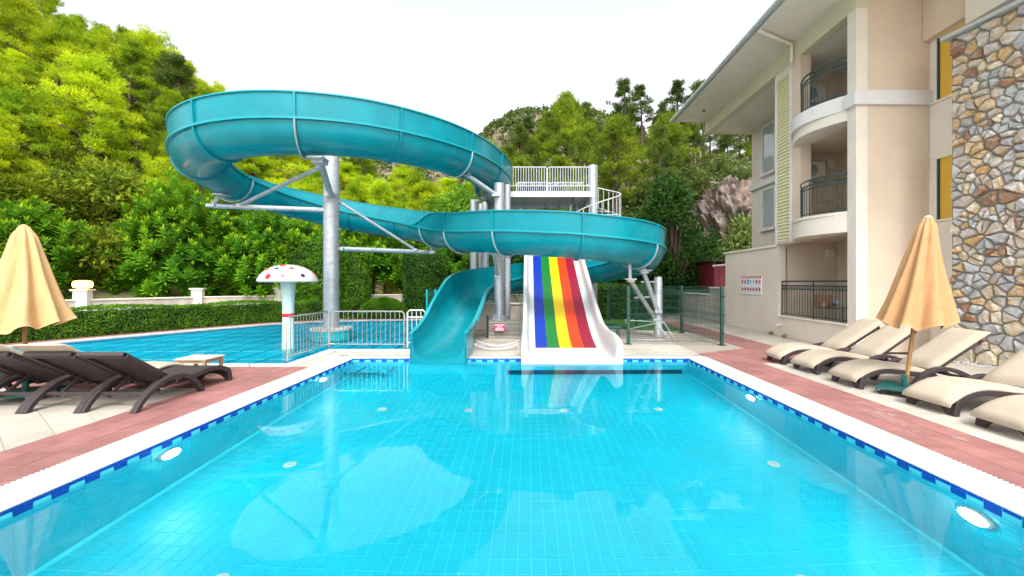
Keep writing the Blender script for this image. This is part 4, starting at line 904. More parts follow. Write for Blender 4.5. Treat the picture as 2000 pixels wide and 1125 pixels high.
def make_lounger(cushion):
    t = local(thing('sun_lounger', 'x', 'sun lounger', (0, 0, 0), 'wicker sun loungers'))
    S, Bk = smoothc(SURF), smoothc(BACK)
    mb = MB(); ribbon(mb, S, .02, -HWD + .05, HWD - .05); mb.build('bed', M['wicker'], t, smooth=True, fix=True)
    for s in (-1, 1):
        mb = MB(); ribbon(mb, smoothc([(.0, .0), (.015, .09)] + SURF[1:]), .075, s * HWD - .045 * (s > 0), s * HWD + .045 * (s < 0)); mb.build('side_rail', M['wicker'], t, smooth=True, fix=True, bevel=.008)
        arcp = smoothc([(.72, 0), (.78, .10), (.90, .24), (1.06, .34), (1.25, .375), (1.45, .34), (1.66, .24), (1.80, .12), (1.88, 0)])
        for off in (0, .042): mb = MB(); y0 = s * (HWD + .006 + off); y1 = s * (HWD + .044 + off); ribbon(mb, arcp, .062, min(y0, y1), max(y0, y1)); mb.build('arched_leg', M['wicker'], t, smooth=True, fix=True, bevel=.006)
        mb = MB(); ribbon(mb, Bk, .055, s * (HWD - .02) - .045 * (s > 0), s * (HWD - .02) + .045 * (s < 0)); mb.build('back_stile', M['wicker'], t, smooth=True, fix=True, bevel=.006)
        mb = MB(); ribbon(mb, [(1.30, .37), (1.62, .16)], .035, s * .22 - .02, s * .22 + .02); mb.build('prop', M['wicker'], t, bevel=.005)
    mb = MB(); ribbon(mb, Bk, .018, -HWD + .06, HWD - .06); mb.build('backrest', M['wicker'], t, smooth=True, fix=True)
    mb = MB(); ribbon(mb, [(1.86, .775), (1.915, .81)], .055, -HWD + .02, HWD - .02); mb.build('head_rail', M['wicker'], t, bevel=.008)
    mb = MB(); mb.box(1.60, 1.645, -HWD, HWD, .17, .215); mb.build('crossbar', M['wicker'], t, bevel=.006)
    mb = MB(); n = 16                                # arched foot board
    prof = [(-HWD + .045, .0), (-HWD + .11, 0)] + [(-.21 + .42 * k / n, .015 + .105 * math.sin(math.pi * k / n) ** .7) for k in range(n + 1)] + [(HWD - .11, 0), (HWD - .045, 0)]
    k0 = len(mb.v); k = len(prof)
    for xx in (.004, .045): mb.v += [(xx + .0, y, z) for y, z in prof] + [(xx + (.02 if xx < .02 else .02), y, .19) for y, z in prof]
    for i in range(k - 1): mb.f += [(i, i + 1, k + i + 1, k + i), (2 * k + i + 1, 2 * k + i, 3 * k + i, 3 * k + i + 1), (i + 1, i, 2 * k + i, 2 * k + i + 1), (k + i, k + i + 1, 3 * k + i + 1, 3 * k + i)]
    mb.f += [(0, k, 3 * k, 2 * k), (k - 1, 3 * k - 1, 4 * k - 1, 2 * k - 1)]; mb.mi = [0] * len(mb.f); mb.build('foot_board', M['wicker'], t, fix=True)
    if cushion:
        def pad(pts, t0, name):
            pts = smoothc(pts); mb = MB(); k = len(pts); n = 10; W_ = HWD - .005; nr = []
            for i in range(k):
                a, b = pts[max(i - 1, 0)], pts[min(i + 1, k - 1)]; l = math.hypot(b[0] - a[0], b[1] - a[1]); nr.append((-(b[1] - a[1]) / l, (b[0] - a[0]) / l))
            for i, ((x, z), (nx, nz)) in enumerate(zip(pts, nr)):
                e = min(1, .25 + min(i, k - 1 - i) * .3)
                for j in range(n + 1):
                    u = -1 + 2 * j / n; hgt = t0 * e * (1 - abs(u) ** 7 * .75) + .004 * math.sin(x * 9 + u * 3); mb.v.append((x + nx * hgt, u * W_, z + nz * hgt + .004))
                for j in range(n + 1): u = 1 - 2 * j / n; mb.v.append((x, u * W_, z + .003))
            m_ = 2 * (n + 1)
            for i in range(k - 1):
                for j in range(m_): mb.f.append((i * m_ + j, i * m_ + (j + 1) % m_, (i + 1) * m_ + (j + 1) % m_, (i + 1) * m_ + j)); mb.mi.append(0)
            mb.f.append(tuple(range(m_))); mb.f.append(tuple((k - 1) * m_ + j for j in range(m_))); mb.mi += [0, 0]
            return mb.build(name, M['cushion'], t, smooth=True, fix=True)
        pad([(-.05, .105), (-.03, .15)] + SURF[1:], .062, 'seat_cushion'); pad([(1.15, .30), (1.4, .475), (1.68, .665), (2.04, .905)], .07, 'back_cushion')
    return t
LA = make_lounger(True); LB = make_lounger(False)
RL = [(5.27, 8.75, 'cream cushioned lounger farthest along the right side beside the building'), (5.30, 7.86, 'second cream cushioned lounger from the building end on the right'), (5.28, 6.83, 'cream cushioned lounger just behind the right umbrella pole'), (5.38, 5.5, 'cream cushioned lounger in front of the green umbrella base on the right'), (5.33, 4.58, 'nearest cream cushioned lounger cut by the right edge')]
for i, (x, y, l) in enumerate(RL):
    o = LA if i == 0 else copy_tree(LA); o.location = (x, y, .003); o.rotation_euler.z = R((-3, 2, -1.5, 3, -2)[i]); o['label'] = l
for i, (x, l, p) in enumerate(((-5.49, 'brown wicker lounger without back cushion at the right end of the left row', LB), (-6.22, 'middle brown lounger of the left row with cream cushion over its back', LA), (-6.93, 'brown cushioned lounger third from the right of the left row', LA), (-7.72, 'brown lounger at the left edge of the photo', LA))):
    o = LB if i == 0 else copy_tree(p); o.location = (x, 7.18, .003); o.rotation_euler.z = R(-90 + (.0, 1.4, -1.2, 2)[i]); o['label'] = l

# ================================================================ FOLDED UMBRELLAS
M['finial_canvas'] = M['gutter']; M['finial_canvas_l'] = M['canvas_l']
def umbrella(label, base, top, hem_z, m, rmax, rz):
    b, tp = Vector(base), Vector(top); t = thing('folded_umbrella', label, 'umbrella', base, 'folded sun umbrellas'); ax = (tp - b); H = ax.z
    def axp(z): return b + ax * ((z - b.z) / H)
    mb = MB(); mb.tube([axp(b.z + .17), axp(tp.z - .08)], .026, 12); mb.build('pole', M['wood'], t, smooth=True)
    mb = MB(); n = 96; rows = 30
    z1, z0 = tp.z - .03, hem_z
    for inner in (0, 1):
        for i in range(rows + 1):
            f = i / rows; z = z1 + (z0 - z1) * f
            for j in range(n):
                th = 2 * math.pi * j / n; pl = 8; env = .05 + (rmax - .05) * (.88 * f ** 1.05 + .12 * sstep(0, .1, f)) * (1 + .15 * f)
                w = math.cos(pl * th + 1.2 * math.sin(2 * th) + .5 * f); r = env * (1 + (.13 + .07 * f) * w + .04 * math.sin(3 * th + 4 * f) + .02 * math.sin(17 * th + 9 * f)) - inner * .018
                zz = z + (.045 * w + .06 * math.sin(th + .6)) * f ** 3; c = axp(zz); mb.v.append((c.x + r * math.cos(th), c.y + r * math.sin(th), zz))
    m1 = n * (rows + 1)
    for i in range(rows):
        for j in range(n):
            j2 = (j + 1) % n; a = (i * n + j, i * n + j2, (i + 1) * n + j2, (i + 1) * n + j); mb.f += [a[::-1], tuple(m1 + q for q in a)]; mb.mi += [0, 0]
    for j in range(n): j2 = (j + 1) % n; e = rows * n; mb.f.append((e + j, e + j2, m1 + e + j2, m1 + e + j)); mb.mi.append(0)
    mb.f.append(tuple(range(n))); mb.mi.append(0)
    mb.build('folded_canopy', M[m], t, smooth='all')
    mb = MB(); c = axp(tp.z - .03); mb.lathe([(.045, -.02), (.05, .005), (.036, .02), (.012, .032)], c, 14); mb.build('finial', M['finial_' + m], t, smooth=True)
    mb = MB(); mb.lathe([(.038, .115), (.038, .30)], (b.x, b.y, b.z), 12); mb.tube([(b.x + .03, b.y, b.z + .26), (b.x - .09, b.y - .03, b.z + .26)], .012, 6); mb.build('pole_socket', M['green_metal'], t, smooth=True)
    mb = MB(); mb.obox((b.x, b.y, b.z + .10), .58, .58, .035, rz); bp_ = mb.build('base_plate', M['green_metal'], t, bevel=.01)
    for sx in (-1, 1):
        for sy in (-1, 1):
            c = Vector((b.x, b.y, b.z + .035)) + Matrix.Rotation(rz, 3, 'Z') @ Vector((sx * .24, sy * .24, 0)); mb = MB(); mb.tube([c - Vector((.015, 0, 0)), c + Vector((.015, 0, 0))], .035, 14); w = mb.build('castor', M['rubber'], t, smooth=True)
            mb = MB(); mb.obox(c + Vector((0, 0, .035)), .05, .03, .03); mb.build('castor_fork', M['gutter'], w)
umbrella('ochre folded umbrella leaning over the right loungers', (5.72, 6.22, 0), (6.08, 6.22, 2.72), 1.10, 'canvas', .345, R(38))
umbrella('cream folded umbrella behind the left loungers', (-7.36, 6.0, 0), (-7.38, 6.0, 2.55), 1.06, 'canvas_l', .40, R(10))

# ---- little wooden table
t = thing('side_table', 'small wooden side table by the foot of the left loungers', 'table', (-5.95, 7.45, 0))
for k in range(5): mb = MB(); mb.box(-6.25 + .0, -5.68, 7.22 + k * .095, 7.22 + k * .095 + .088, .325, .35); mb.build('top_slat', M['wood_top'], t, bevel=.004)
for b in ((-6.21, -5.72, 7.25, 7.27, .265, .323), (-6.21, -5.72, 7.64, 7.66, .265, .323), (-6.21, -6.19, 7.27, 7.64, .265, .323), (-5.74, -5.72, 7.27, 7.64, .265, .323)): mb = MB(); mb.box(*b); mb.build('apron', M['wood_lt'], t)
for x, y in ((-6.2, 7.26), (-5.73, 7.26), (-6.2, 7.65), (-5.73, 7.65)): mb = MB(); mb.box(x - .024, x + .024, y - .024, y + .024, 0, .324); mb.build('leg', M['wood_lt'], t)

# ================================================================ RAILINGS, FENCES, MUSHROOM
r1 = thing('pool_railing', 'stainless railing turning the corner of the left pool', 'railing', (-5.02, 10.4, 0))
railing(r1, (-5.16, 8.78), (-5.16, 10.58), .006, .95, 14, M['steel'], .022, .009, low=.10); railing(r1, (-5.13, 10.60), (-3.2, 10.60), .006, .95, 16, M['steel'], .022, .009, low=.10)
r2 = thing('pool_railing', 'white painted railing beside the turquoise run-out', 'railing', (-2.9, 10.7, 0)); railing(r2, (-3.12, 10.62), (-2.66, 10.62), .006, .98, 4, M['white_paint'], .022, .011, low=.14, mid=.8)
g1 = thing('net_gate', 'narrow turquoise net panel beside the run-out', 'gate', (-2.7, 11.6, 0)); mb = MB(); mb.tube([(-2.86, 11.6, 0), (-2.86, 11.6, 1.5), (-2.62, 11.6, 1.5), (-2.62, 11.6, 0)], .03, 6); mb.build('gate_frame', M['teal_in'], g1)
mb = MB()
for k in range(1, 30): mb.tube([(-2.86, 11.6, k * .05), (-2.62, 11.6, k * .05)], .004, 3, caps=False)
for k in range(1, 6): mb.tube([(-2.86 + k * .04, 11.6, .02), (-2.86 + k * .04, 11.6, 1.5)], .004, 3, caps=False)
tag(mb.build('netting', M['green_metal'], g1), kind='stuff')
def mesh_fence(label, pts, h, posts=True, z0=.06):
    t = thing('mesh_fence', label, 'fence', (*pts[0], 0), 'green mesh fence')
    if posts:
        for x, y in pts:
            mb = MB(); mb.box(x - .04, x + .04, y - .04, y + .04, .012, h + .06); p = mb.build('fence_post', M['fence_green'], t, bevel=.006); mb = MB(); mb.box(x - .09, x + .09, y - .09, y + .09, .001, .012); mb.build('foot_plate', M['fence_green'], p)
            for z in (.3, .8, 1.3): 
                if z < h: mb = MB(); mb.box(x - .05, x + .05, y - .052, y - .041, z, z + .04); mb.build('clip', M['rubber'], p)
    for a, b in zip(pts[:-1], pts[1:]):
        a, b = Vector((*a, 0)), Vector((*b, 0)); L_ = (b - a).length; mb = MB(); n = int(L_ / .055); d = (b - a).normalized(); nn = Vector((-d.y, d.x, 0))
        for k in range(1, n): p = a + d * (L_ * k / n); mb.tube([p + Vector((0, 0, z0)), p + Vector((0, 0, h))], .0034, 3, caps=False)
        zs = [z0 + .02]; z = z0
        while z < h - .05: zs += [z + .19]; z += .19
        for z in zs: mb.tube([a + Vector((0, 0, z)), b + Vector((0, 0, z))], .0034, 3, caps=False)
        for z in (z0 + .10, h * .52, h - .10):
            for dz, o in ((-.05, 0), (0, .03), (.05, 0)): mb.tube([a + nn * o + Vector((0, 0, z + dz)), b + nn * o + Vector((0, 0, z + dz))], .0055, 3, caps=False)
        tag(mb.build('wire_mesh', M['fence_green'], t), kind='stuff')
mesh_fence('green mesh fence corner right of the rainbow slide', [(2.77, 11.3), (5.28, 11.15), (5.22, 13.9), (4.4, 16.6), (3.6, 18.4)], 1.54)
mesh_fence('low green mesh across the concrete block between the slides', [(-1.22, 12.52), (-.2, 12.52)], .56, posts=False)
mb = MB(); mb.box(-1.26, -1.20, 12.50, 12.54, 0, .7)
tag(mb.build('fence_stake', M['rubber']), 'thin black stake at the left end of the low green mesh', 'stake')
ps = thing('warning_sign', 'small magenta sign with white lines on the low green mesh', 'sign', (-.86, 12.5, .3)); x0, x1, z0, z1 = -1.02, -.70, .22, .45
mb = MB(); mb.box(x0, x1, 12.485, 12.50, z0, z1); mb.build('sign_plate', M['sign_pink'], ps)
for k, (a, b) in enumerate(((.02, .98), (.28, .72), (.12, .88), (.08, .92))):
    zc = z1 - .042 - k * .05; xa, xb = x0 + (x1 - x0) * a, x0 + (x1 - x0) * b; x = xa
    while x < xb - .02: w = min(random.uniform(.025, .07), xb - x); mb = MB(); mb.box(x, x + w - .008, 12.481, 12.4848, zc - .013, zc + .013); mb.build('print_mark', M['sign_white'], ps); x += w
ld = thing('curved_rack', 'white curved ladder-like rack lying on the deck between the slides', 'rack', (-.75, 10.2, 0))
for dy, nm in ((0, 'rail_tube'), (.62, 'rail_tube')): mb = MB(); mb.tube([(-1.38 + 1.15 * k / 16, 10.35 + dy - .22 * math.sin(math.pi * k / 16), .05 + .10 * (abs(k - 8) / 8) ** 2) for k in range(17)], .016, 8); mb.build(nm, M['white_paint'], ld, smooth=True)
for k in range(1, 16): mb = MB(); y = 10.35 - .22 * math.sin(math.pi * k / 16); x = -1.38 + 1.15 * k / 16; z = .05 + .10 * (abs(k - 8) / 8) ** 2; mb.tube([(x, y, z), (x, y + .62, z)], .011, 6); mb.build('rung', M['white_paint'], ld)
for x, y in ((-1.35, 10.6), (-.26, 10.6)): mb = MB(); mb.tube([(x, y - .1, 0), (x, y, .15)], .014, 6); mb.build('leg', M['white_paint'], ld)
fr = thing('fallen_frame', 'thin metal tube frame lying inside the mesh fence', 'frame', (3.6, 12.1, 0)); mb = MB(); mb.tube([(2.95, 11.7, .016), (4.1, 11.75, .016), (4.35, 12.1, .016), (4.1, 12.35, .5), (3.0, 12.6, .55), (2.95, 11.7, .02)], .014, 6); mb.tube([(4.1, 11.75, .016), (3.85, 12.2, .5)], .012, 6); mb.tube([(2.95, 12.2, .3), (3.85, 12.2, .5)], .012, 6); mb.build('tubing', M['galv'], fr, smooth=True)
bt = thing('low_bench', 'low dark green bench behind the rainbow slide', 'bench', (2.6, 12.6, 0)); mb = MB(); mb.box(2.25, 2.85, 12.5, 12.9, .30, .36); mb.build('seat', M['green_metal'], bt, bevel=.01)
for x in (2.3, 2.8):
    for y in (12.55, 12.85): mb = MB(); mb.box(x - .02, x + .02, y - .02, y + .02, 0, .299); mb.build('leg', M['green_metal'], bt)
ms = thing('mushroom_fountain', 'white spotted mushroom fountain on a red ringed stem in the left pool', 'fountain', (-6.32, 10.8, -.6)); mc = (-6.32, 10.8, 0)
mb = MB(); mb.lathe([(.16, -.62), (.145, .1), (.135, .7), (.14, 1.1), (.16, 1.45), (.185, 1.72)], mc, 28); st = mb.build('stem', M['mush_stem'], ms, smooth=True)
mb = MB(); mb.lathe([(.140, .80), (.144, .805), (.144, .89), (.140, .895)], mc, 28); mb.build('red_ring', M['dot_red'], st, smooth=True)
capp = [(.15, 1.72), (.78, 1.71), (.815, 1.735), (.80, 1.80), (.74, 1.90), (.62, 2.01), (.46, 2.10), (.28, 2.155), (.1, 2.175), (.005, 2.18)]
capp = [(r * .87, z) for r, z in capp]; mb = MB(); mb.lathe(capp, mc, 48); cp = mb.build('cap', M['white_gel'], ms, smooth=True)
def cap_point(f, th):
    q = capp[2:]; k = f * (len(q) - 1); i = min(int(k), len(q) - 2); u = k - i; r = q[i][0] + (q[i + 1][0] - q[i][0]) * u; z = q[i][1] + (q[i + 1][1] - q[i][1]) * u
    n = Vector(((q[i + 1][1] - q[i][1]), 0, -(q[i + 1][0] - q[i][0]))).normalized(); c, s = math.cos(th), math.sin(th)
    return Vector((mc[0] + r * c, mc[1] + r * s, z)), Vector((n.x * c, n.x * s, n.z))
for k, (th, f, r, c) in enumerate(((-100, .22, .075, 'r'), (-70, .25, .05, 'r'), (-160, .24, .055, 'n'), (-30, .26, .055, 'n'), (-130, .48, .07, 'r'), (-92, .5, .05, 'n'), (-50, .52, .05, 'r'), (-85, .68, .07, 'r'), (20, .3, .07, 'r'), (80, .4, .06, 'n'), (140, .35, .07, 'r'))):
    p, nr = cap_point(f, R(th)); disc(p - nr * .012, r, .014, nr, 16).build('spot', M['dot_red' if c == 'r' else 'dot_navy'], cp)
# pump house wall behind the slides
w = thing('pump_wall', 'low tan panelled wall behind the concrete block', 'wall', (-1, 16.9, 0))
for k in range(5): x = -2.6 + k * .62; mb = MB(); mb.box(x, x + .61, 14.75, 14.9, 0, .92); mb.build('panel', M['concrete'], w, bevel=.006)
mb = MB(); mb.box(-2.65, .55, 14.7, 14.95, .921, .97); mb.build('wall_cap', M['plaster_lt'], w); mb = MB(); mb.box(.16, .40, 14.6, 14.74, 0, 1.0); mb.build('dark_door', M['timber'], w)
# red shingled hut
hut = thing('shingled_hut', 'small dark red shingled hut beyond the garden wall', 'hut', (9, 21, 0))
mb = MB(); mb.box(8.5, 8.6, 20.5, 24.5, 0, 2.75); mb.build('wall', M['timber'], hut); mb = MB(); mb.box(8.35, 11.5, 20.35, 24.5, 2.76, 2.84); mb.build('roof', M['timber'], hut)
mb = MB(); mb.box(8.5, 11.5, 24.3, 24.5, 0, 2.75); mb.box(11.4, 11.5, 20.5, 24.3, 0, 2.75); mb.build('back_wall', M['timber'], hut); mb = MB(); mb.box(8.6, 11.4, 20.5, 20.6, 0, 1.35); mb.build('counter', M['timber'], hut)
mb = MB(); mb.tube([(8.3, 20.2, 2.52), (10.6, 19.6, 2.74)], .05, 8); mb.build('awning_roller', M['white_paint'], hut)
sh = tile_mesh('shingle', .02, .24, .21, M['shingle'])
for r_ in range(8):
    for k in range(16):
        o = dup_mesh('shingle', sh, (8.485 - .004 * (k % 2), 20.55 + k * .25 + (.12 if r_ % 2 else 0), 1.2 + r_ * .2), hut)
sh2 = tile_mesh('shingle', .24, .02, .21, M['shingle'])
for r_ in range(8):
    for k in range(3): dup_mesh('shingle', sh2, (8.62 + k * .25 + (.06 if r_ % 2 else 0), 20.49 - .004 * (k % 2), 1.2 + r_ * .2), hut)
hut.location.x += .8

# ================================================================ TERRAIN
def hz(x, y):
    u = x / max(y, 1)
    left = .525 * max(0, -x - 12.5 - .12 * max(0, 30 - y)) * sstep(15, 26, y + .4 * max(0, -x - 14))
    mid = .27 * max(0, y - 27)
    right = (.50 * max(0, y - 25) + .10 * max(0, x) * sstep(24, 34, y)) * sstep(-7, 3, x - .0 * y)
    cap = 30 + .10 * (y + abs(x)); z = left + mid * (1 - sstep(-7, 3, x)) + right
    z = cap * math.tanh(z / cap)
    n = mnoise.fractal(Vector((x * .09, y * .09, 3)), 1.0, 2.0, 4) * .9
    return z + n * sstep(.3, 3, z) - 1.4 * (1 - sstep(0, .8, z))
def terrain(name, x0, x1, y0, y1, st, f, m):
    mb = MB(); nx, ny = int((x1 - x0) / st) + 1, int((y1 - y0) / st) + 1
    for j in range(ny):
        for i in range(nx): x, y = x0 + i * st, y0 + j * st; mb.v.append((x, y, f(x, y)))
    mb.f = [(j * nx + i, j * nx + i + 1, (j + 1) * nx + i + 1, (j + 1) * nx + i) for j in range(ny - 1) for i in range(nx - 1)]; mb.mi = [0] * len(mb.f)
    return struct(mb.build(name, m, smooth='all'))
terrain('hillside', -110, 90, 14, 100, 1.25, hz, M['soil'])
def fz(x, y):
    d = ((x - 24) / 150) ** 2 + ((y - 330) / 120) ** 2; d2 = ((x + 95) / 130) ** 2 + ((y - 330) / 110) ** 2
    z = max(0, 140 * (1 - d), 104 * (1 - d2))
    return z + mnoise.fractal(Vector((x * .02, y * .02, 1)), 1, 2, 5) * 7 - 3
terrain('far_hill', -320, 320, 190, 460, 8, fz, M['far_hill'])

# ================================================================ VEGETATION
def leaf_mesh(name, C, D, U, L, W, mats, mi=None, tri=False, bend=0):
    """many leaves at once: base C, direction D, side U (unit), length L, width W"""
    n = len(C); L = np.asarray(L).reshape(-1, 1); W = np.asarray(W).reshape(-1, 1)
    if tri:
        V = np.stack([C - U * W / 2, C + U * W / 2, C + D * L], 1).reshape(-1, 3); k = 3
    else:
        nrm = np.cross(D, U); mid = C + D * L * .5 - nrm * bend * L
        V = np.stack([C, mid + U * W / 2, C + D * L - nrm * bend * 2.2 * L, mid - U * W / 2], 1).reshape(-1, 3); k = 4
    me = bpy.data.meshes.new(name); me.vertices.add(n * k); me.vertices.foreach_set('co', V.astype(np.float32).ravel())
    me.loops.add(n * k); me.loops.foreach_set('vertex_index', np.arange(n * k, dtype=np.int32))
    me.polygons.add(n); me.polygons.foreach_set('loop_start', np.arange(0, n * k, k, dtype=np.int32)); me.polygons.foreach_set('loop_total', np.full(n, k, dtype=np.int32))
    for m in (mats if isinstance(mats, (list, tuple)) else [mats]): me.materials.append(m)
    if mi is not None: me.polygons.foreach_set('material_index', np.asarray(mi, dtype=np.int32))
    me.update(calc_edges=True); return me
def unit(v): return v / np.maximum(np.linalg.norm(v, axis=1, keepdims=True), 1e-6)
def rand_unit(n): return unit(rng.normal(size=(n, 3)))
def side(D): return unit(np.cross(D, rand_unit(len(D))))
def limb(mb, a, b, r0, r1, sag=.1, n=4):
    a, b = Vector(a), Vector(b); pts = []
    for i in range(n + 1):
        f = i / n; p = a.lerp(b, f); p.z += sag * math.sin(math.pi * f); p += Vector((random.uniform(-1, 1), random.uniform(-1, 1), 0)) * .04 * (b - a).length * (0 < i < n); pts.append(p)
    mb.tube(pts, [r0 + (r1 - r0) * i / n for i in range(n + 1)], 6); return pts
def pine(H, W, tufts, per, m, seed, bare=.25, flat=.6):
    random.seed(seed); global rng; rng = np.random.default_rng(seed); t = local(thing('pine_tree', 'x', 'tree', (0, 0, 0)))
    mb = MB(); lean = Vector((random.uniform(-.06, .06), random.uniform(-.06, .06), 1)); tp = [lean * (H * f) + Vector((.12 * math.sin(4 * f + seed), .12 * math.cos(3 * f + seed), 0)) for f in np.linspace(0, .96, 8)]
    mb.tube(tp, [.20 * (1 - f * .9) * H / 9 + .02 for f in np.linspace(0, 1, 8)], 8); cs = []
    nl = int(tufts / 5)
    for k in range(nl):
        f = bare + (1 - bare) * ((k + .5) / nl) ** .8 * .97; p0 = lean * (H * f); a = 2.4 * k + random.uniform(-.4, .4)
        g = (f - bare) / (1 - bare); reach = W * (.45 + .55 * math.sin(math.pi * min(1, .25 + g * .80))) * (1 - .75 * g ** 2.2) * random.uniform(.7, 1.1)
        e = p0 + Vector((math.cos(a) * reach, math.sin(a) * reach, reach * random.uniform(.05, .4))); pts = limb(mb, p0, e, .05 * H / 9 * (1 - g * .6) + .012, .012, .12 * reach, 3)
        for q in range(5): f2 = random.uniform(.45, 1.05); c = p0.lerp(e, f2) + Vector((random.gauss(0, .22 * W * .4), random.gauss(0, .22 * W * .4), random.gauss(.12, .16))); cs.append((*c, random.uniform(.26, .50) * (W / 2.4) ** .5))
    cs += [(*(lean * H * random.uniform(.9, 1.0) + Vector((random.gauss(0, .2), random.gauss(0, .2), 0))), .34) for _ in range(5)]
    mb.build('trunk', M['bark'], t, smooth=True)
    cs = np.array(cs); n = len(cs) * per; idx_ = np.repeat(np.arange(len(cs)), per); d = rand_unit(n); d[:, 2] = d[:, 2] * flat + .10
    C = cs[idx_, :3] + d * (cs[idx_, 3:4] * rng.uniform(.35, 1.0, (n, 1))); D = unit(d * .8 + rand_unit(n) * .6 + np.array([0, 0, .45])); L = rng.uniform(.16, .34, n); Wd = rng.uniform(.035, .075, n)
    o = dup_mesh('crown', leaf_mesh('crown', C, D, side(D), L, Wd, m, tri=True), (0, 0, 0), t); return t
def scatter(protos, spots, label, group, sc=(.8, 1.2)):
    for i, (x, y) in enumerate(spots):
        p = protos[i % len(protos)]; o = p if not p.get('used') else copy_tree(p); p['used'] = 1
        if 'used' in o and o is not p: del o['used']
        s = random.uniform(*sc); o.location = (x, y, hz(x, y) - .15); o.rotation_euler = (0, 0, random.uniform(0, 6.28)); o.scale = (s, s, s * random.uniform(.9, 1.15)); tag(o, label(x, y) if callable(label) else label, 'tree', group)
def poisson(fn, n, r, seed):
    random.seed(seed); out = []; tries = 0
    while len(out) < n and tries < 9000:
        tries += 1; p = fn()
        if p and all((p[0] - q[0]) ** 2 + (p[1] - q[1]) ** 2 > r * r for q in out): out.append(p)
    return out
def wedge(u0, u1, y0, y1):
    def f(): y = math.sqrt(random.uniform(y0 * y0, y1 * y1)); return (random.uniform(u0, u1) * y, y)
    return f
PL = [pine(8.2, 3.3, 185, 95, M['pine'], 11, .12), pine(9.4, 3.6, 200, 95, M['pine'], 12, .14), pine(7.2, 3.2, 165, 95, M['pine'], 13, .10)]
PL.append(pine(9.2, 2.7, 135, 90, M['pine_mid'], 14, .2)); PL.append(pine(8.0, 2.5, 120, 90, M['pine_mid'], 15, .25))
PR = [pine(9.5, 2.7, 150, 85, M['pine_r'], 21, .42), pine(8.2, 2.6, 140, 85, M['pine_r'], 22, .25), pine(10.5, 2.9, 150, 85, M['pine_r'], 23, .48), pine(8.8, 2.0, 90, 70, M['pine_dk'], 24, .35)]
def okl(f):
    def g():
        p = f(); return p if p and (p[0] < -17 - .0 * p[1] or p[1] > 24) else None
    return g
left = poisson(lambda: (lambda p: p if p[0] < -18.5 - .25 * max(0, 24 - p[1]) and (p[1] > 23 or p[0] < -24) else None)(wedge(-1.75, -.66, 15, 33)()), 48, 2.3, 15) + poisson(okl(wedge(-1.45, -.83, 32, 62)), 78, 3.0, 5)
scatter(PL, [p for p in left if p[1] < 33], 'near bushy pine low on the left hillside above the long-leaved trees', 'near pines on the left hillside', (.5, .82))
scatter(PL, [p for p in left if p[1] >= 33], 'bushy yellow-green pine high on the steep left hillside', 'pines on the left hillside', (.62, 1.2))
middle = poisson(wedge(-.80, -.12, 27, 52), 46, 3.1, 6)
scatter(PL, middle, 'yellow-green pine in the dip behind the slides', 'pines behind the slides', (.7, 1.0))
def okr():
    f = wedge(-.12, .62, 29, 66)
    def g():
        p = f(); return None if (p[1] < 40 and p[0] > .36 * p[1]) else p
    return g
right_ = poisson(okr(), 74, 3.4, 8)
PR.append(pine(10.8, 1.9, 85, 75, M['pine_dk'], 25, .5))
scatter(PR, right_, 'tall green pine on the wooded slope between slides and hotel', 'pines on the right slope', (.7, 1.2))

scatter([PR[3]], [(-30.5, 36.2), (-31.8, 37.5), (-33.8, 38.5), (-29.6, 35.0), (-40, 44)], 'dark thin pine on the skyline of the left hill', 'dark skyline pines on the left', (.95, 1.15))
def clump_tree(name, label, cat, base, H, lobes, nleaf, L, Wd, m, seed, trunk=.12, group=None, loc=None):
    """broadleaf tree or bush: lobes = (x, y, z, radius)"""
    global rng; rng = np.random.default_rng(seed); random.seed(seed); t = local(thing(name, label, cat, base, group)); mb = MB()
    for (x, y, z, r) in lobes: limb(mb, (random.uniform(-.05, .05), 0, 0), (x * .9, y * .9, z), trunk, .015, .1, 4)
    mb.build('trunk', M['bark'], t, smooth=True); lb = np.array(lobes); w = lb[:, 3] ** 2; k = rng.choice(len(lb), nleaf, p=w / w.sum()); d = rand_unit(nleaf)
    rr = rng.uniform(.55, 1.05, (nleaf, 1)) * (1 + .18 * np.sin(d[:, :1] * 7 + d[:, 1:2] * 5 + k[:, None])); C = lb[k, :3] + d * lb[k, 3:4] * rr; D = unit(d * .7 + rand_unit(nleaf) * .8 + np.array([0, 0, .1]))
    me = leaf_mesh('crown', C, D, side(D), rng.uniform(.7, 1.3, nleaf) * L, rng.uniform(.7, 1.3, nleaf) * Wd, m, bend=.08); dup_mesh('crown', me, (0, 0, 0), t); return t
def lobes(n, rx, ry, z0, z1, r, seed):
    random.seed(seed); out = []
    for k in range(n):
        f = random.uniform(0, 1); a = random.uniform(0, 6.28); q = math.sqrt(random.random()) * math.sin(math.pi * min(.95, max(.18, f * .8 + .15))); out.append((rx * q * math.cos(a), ry * q * math.sin(a), z0 + (z1 - z0) * f, r * random.uniform(.65, 1.15)))
    return out
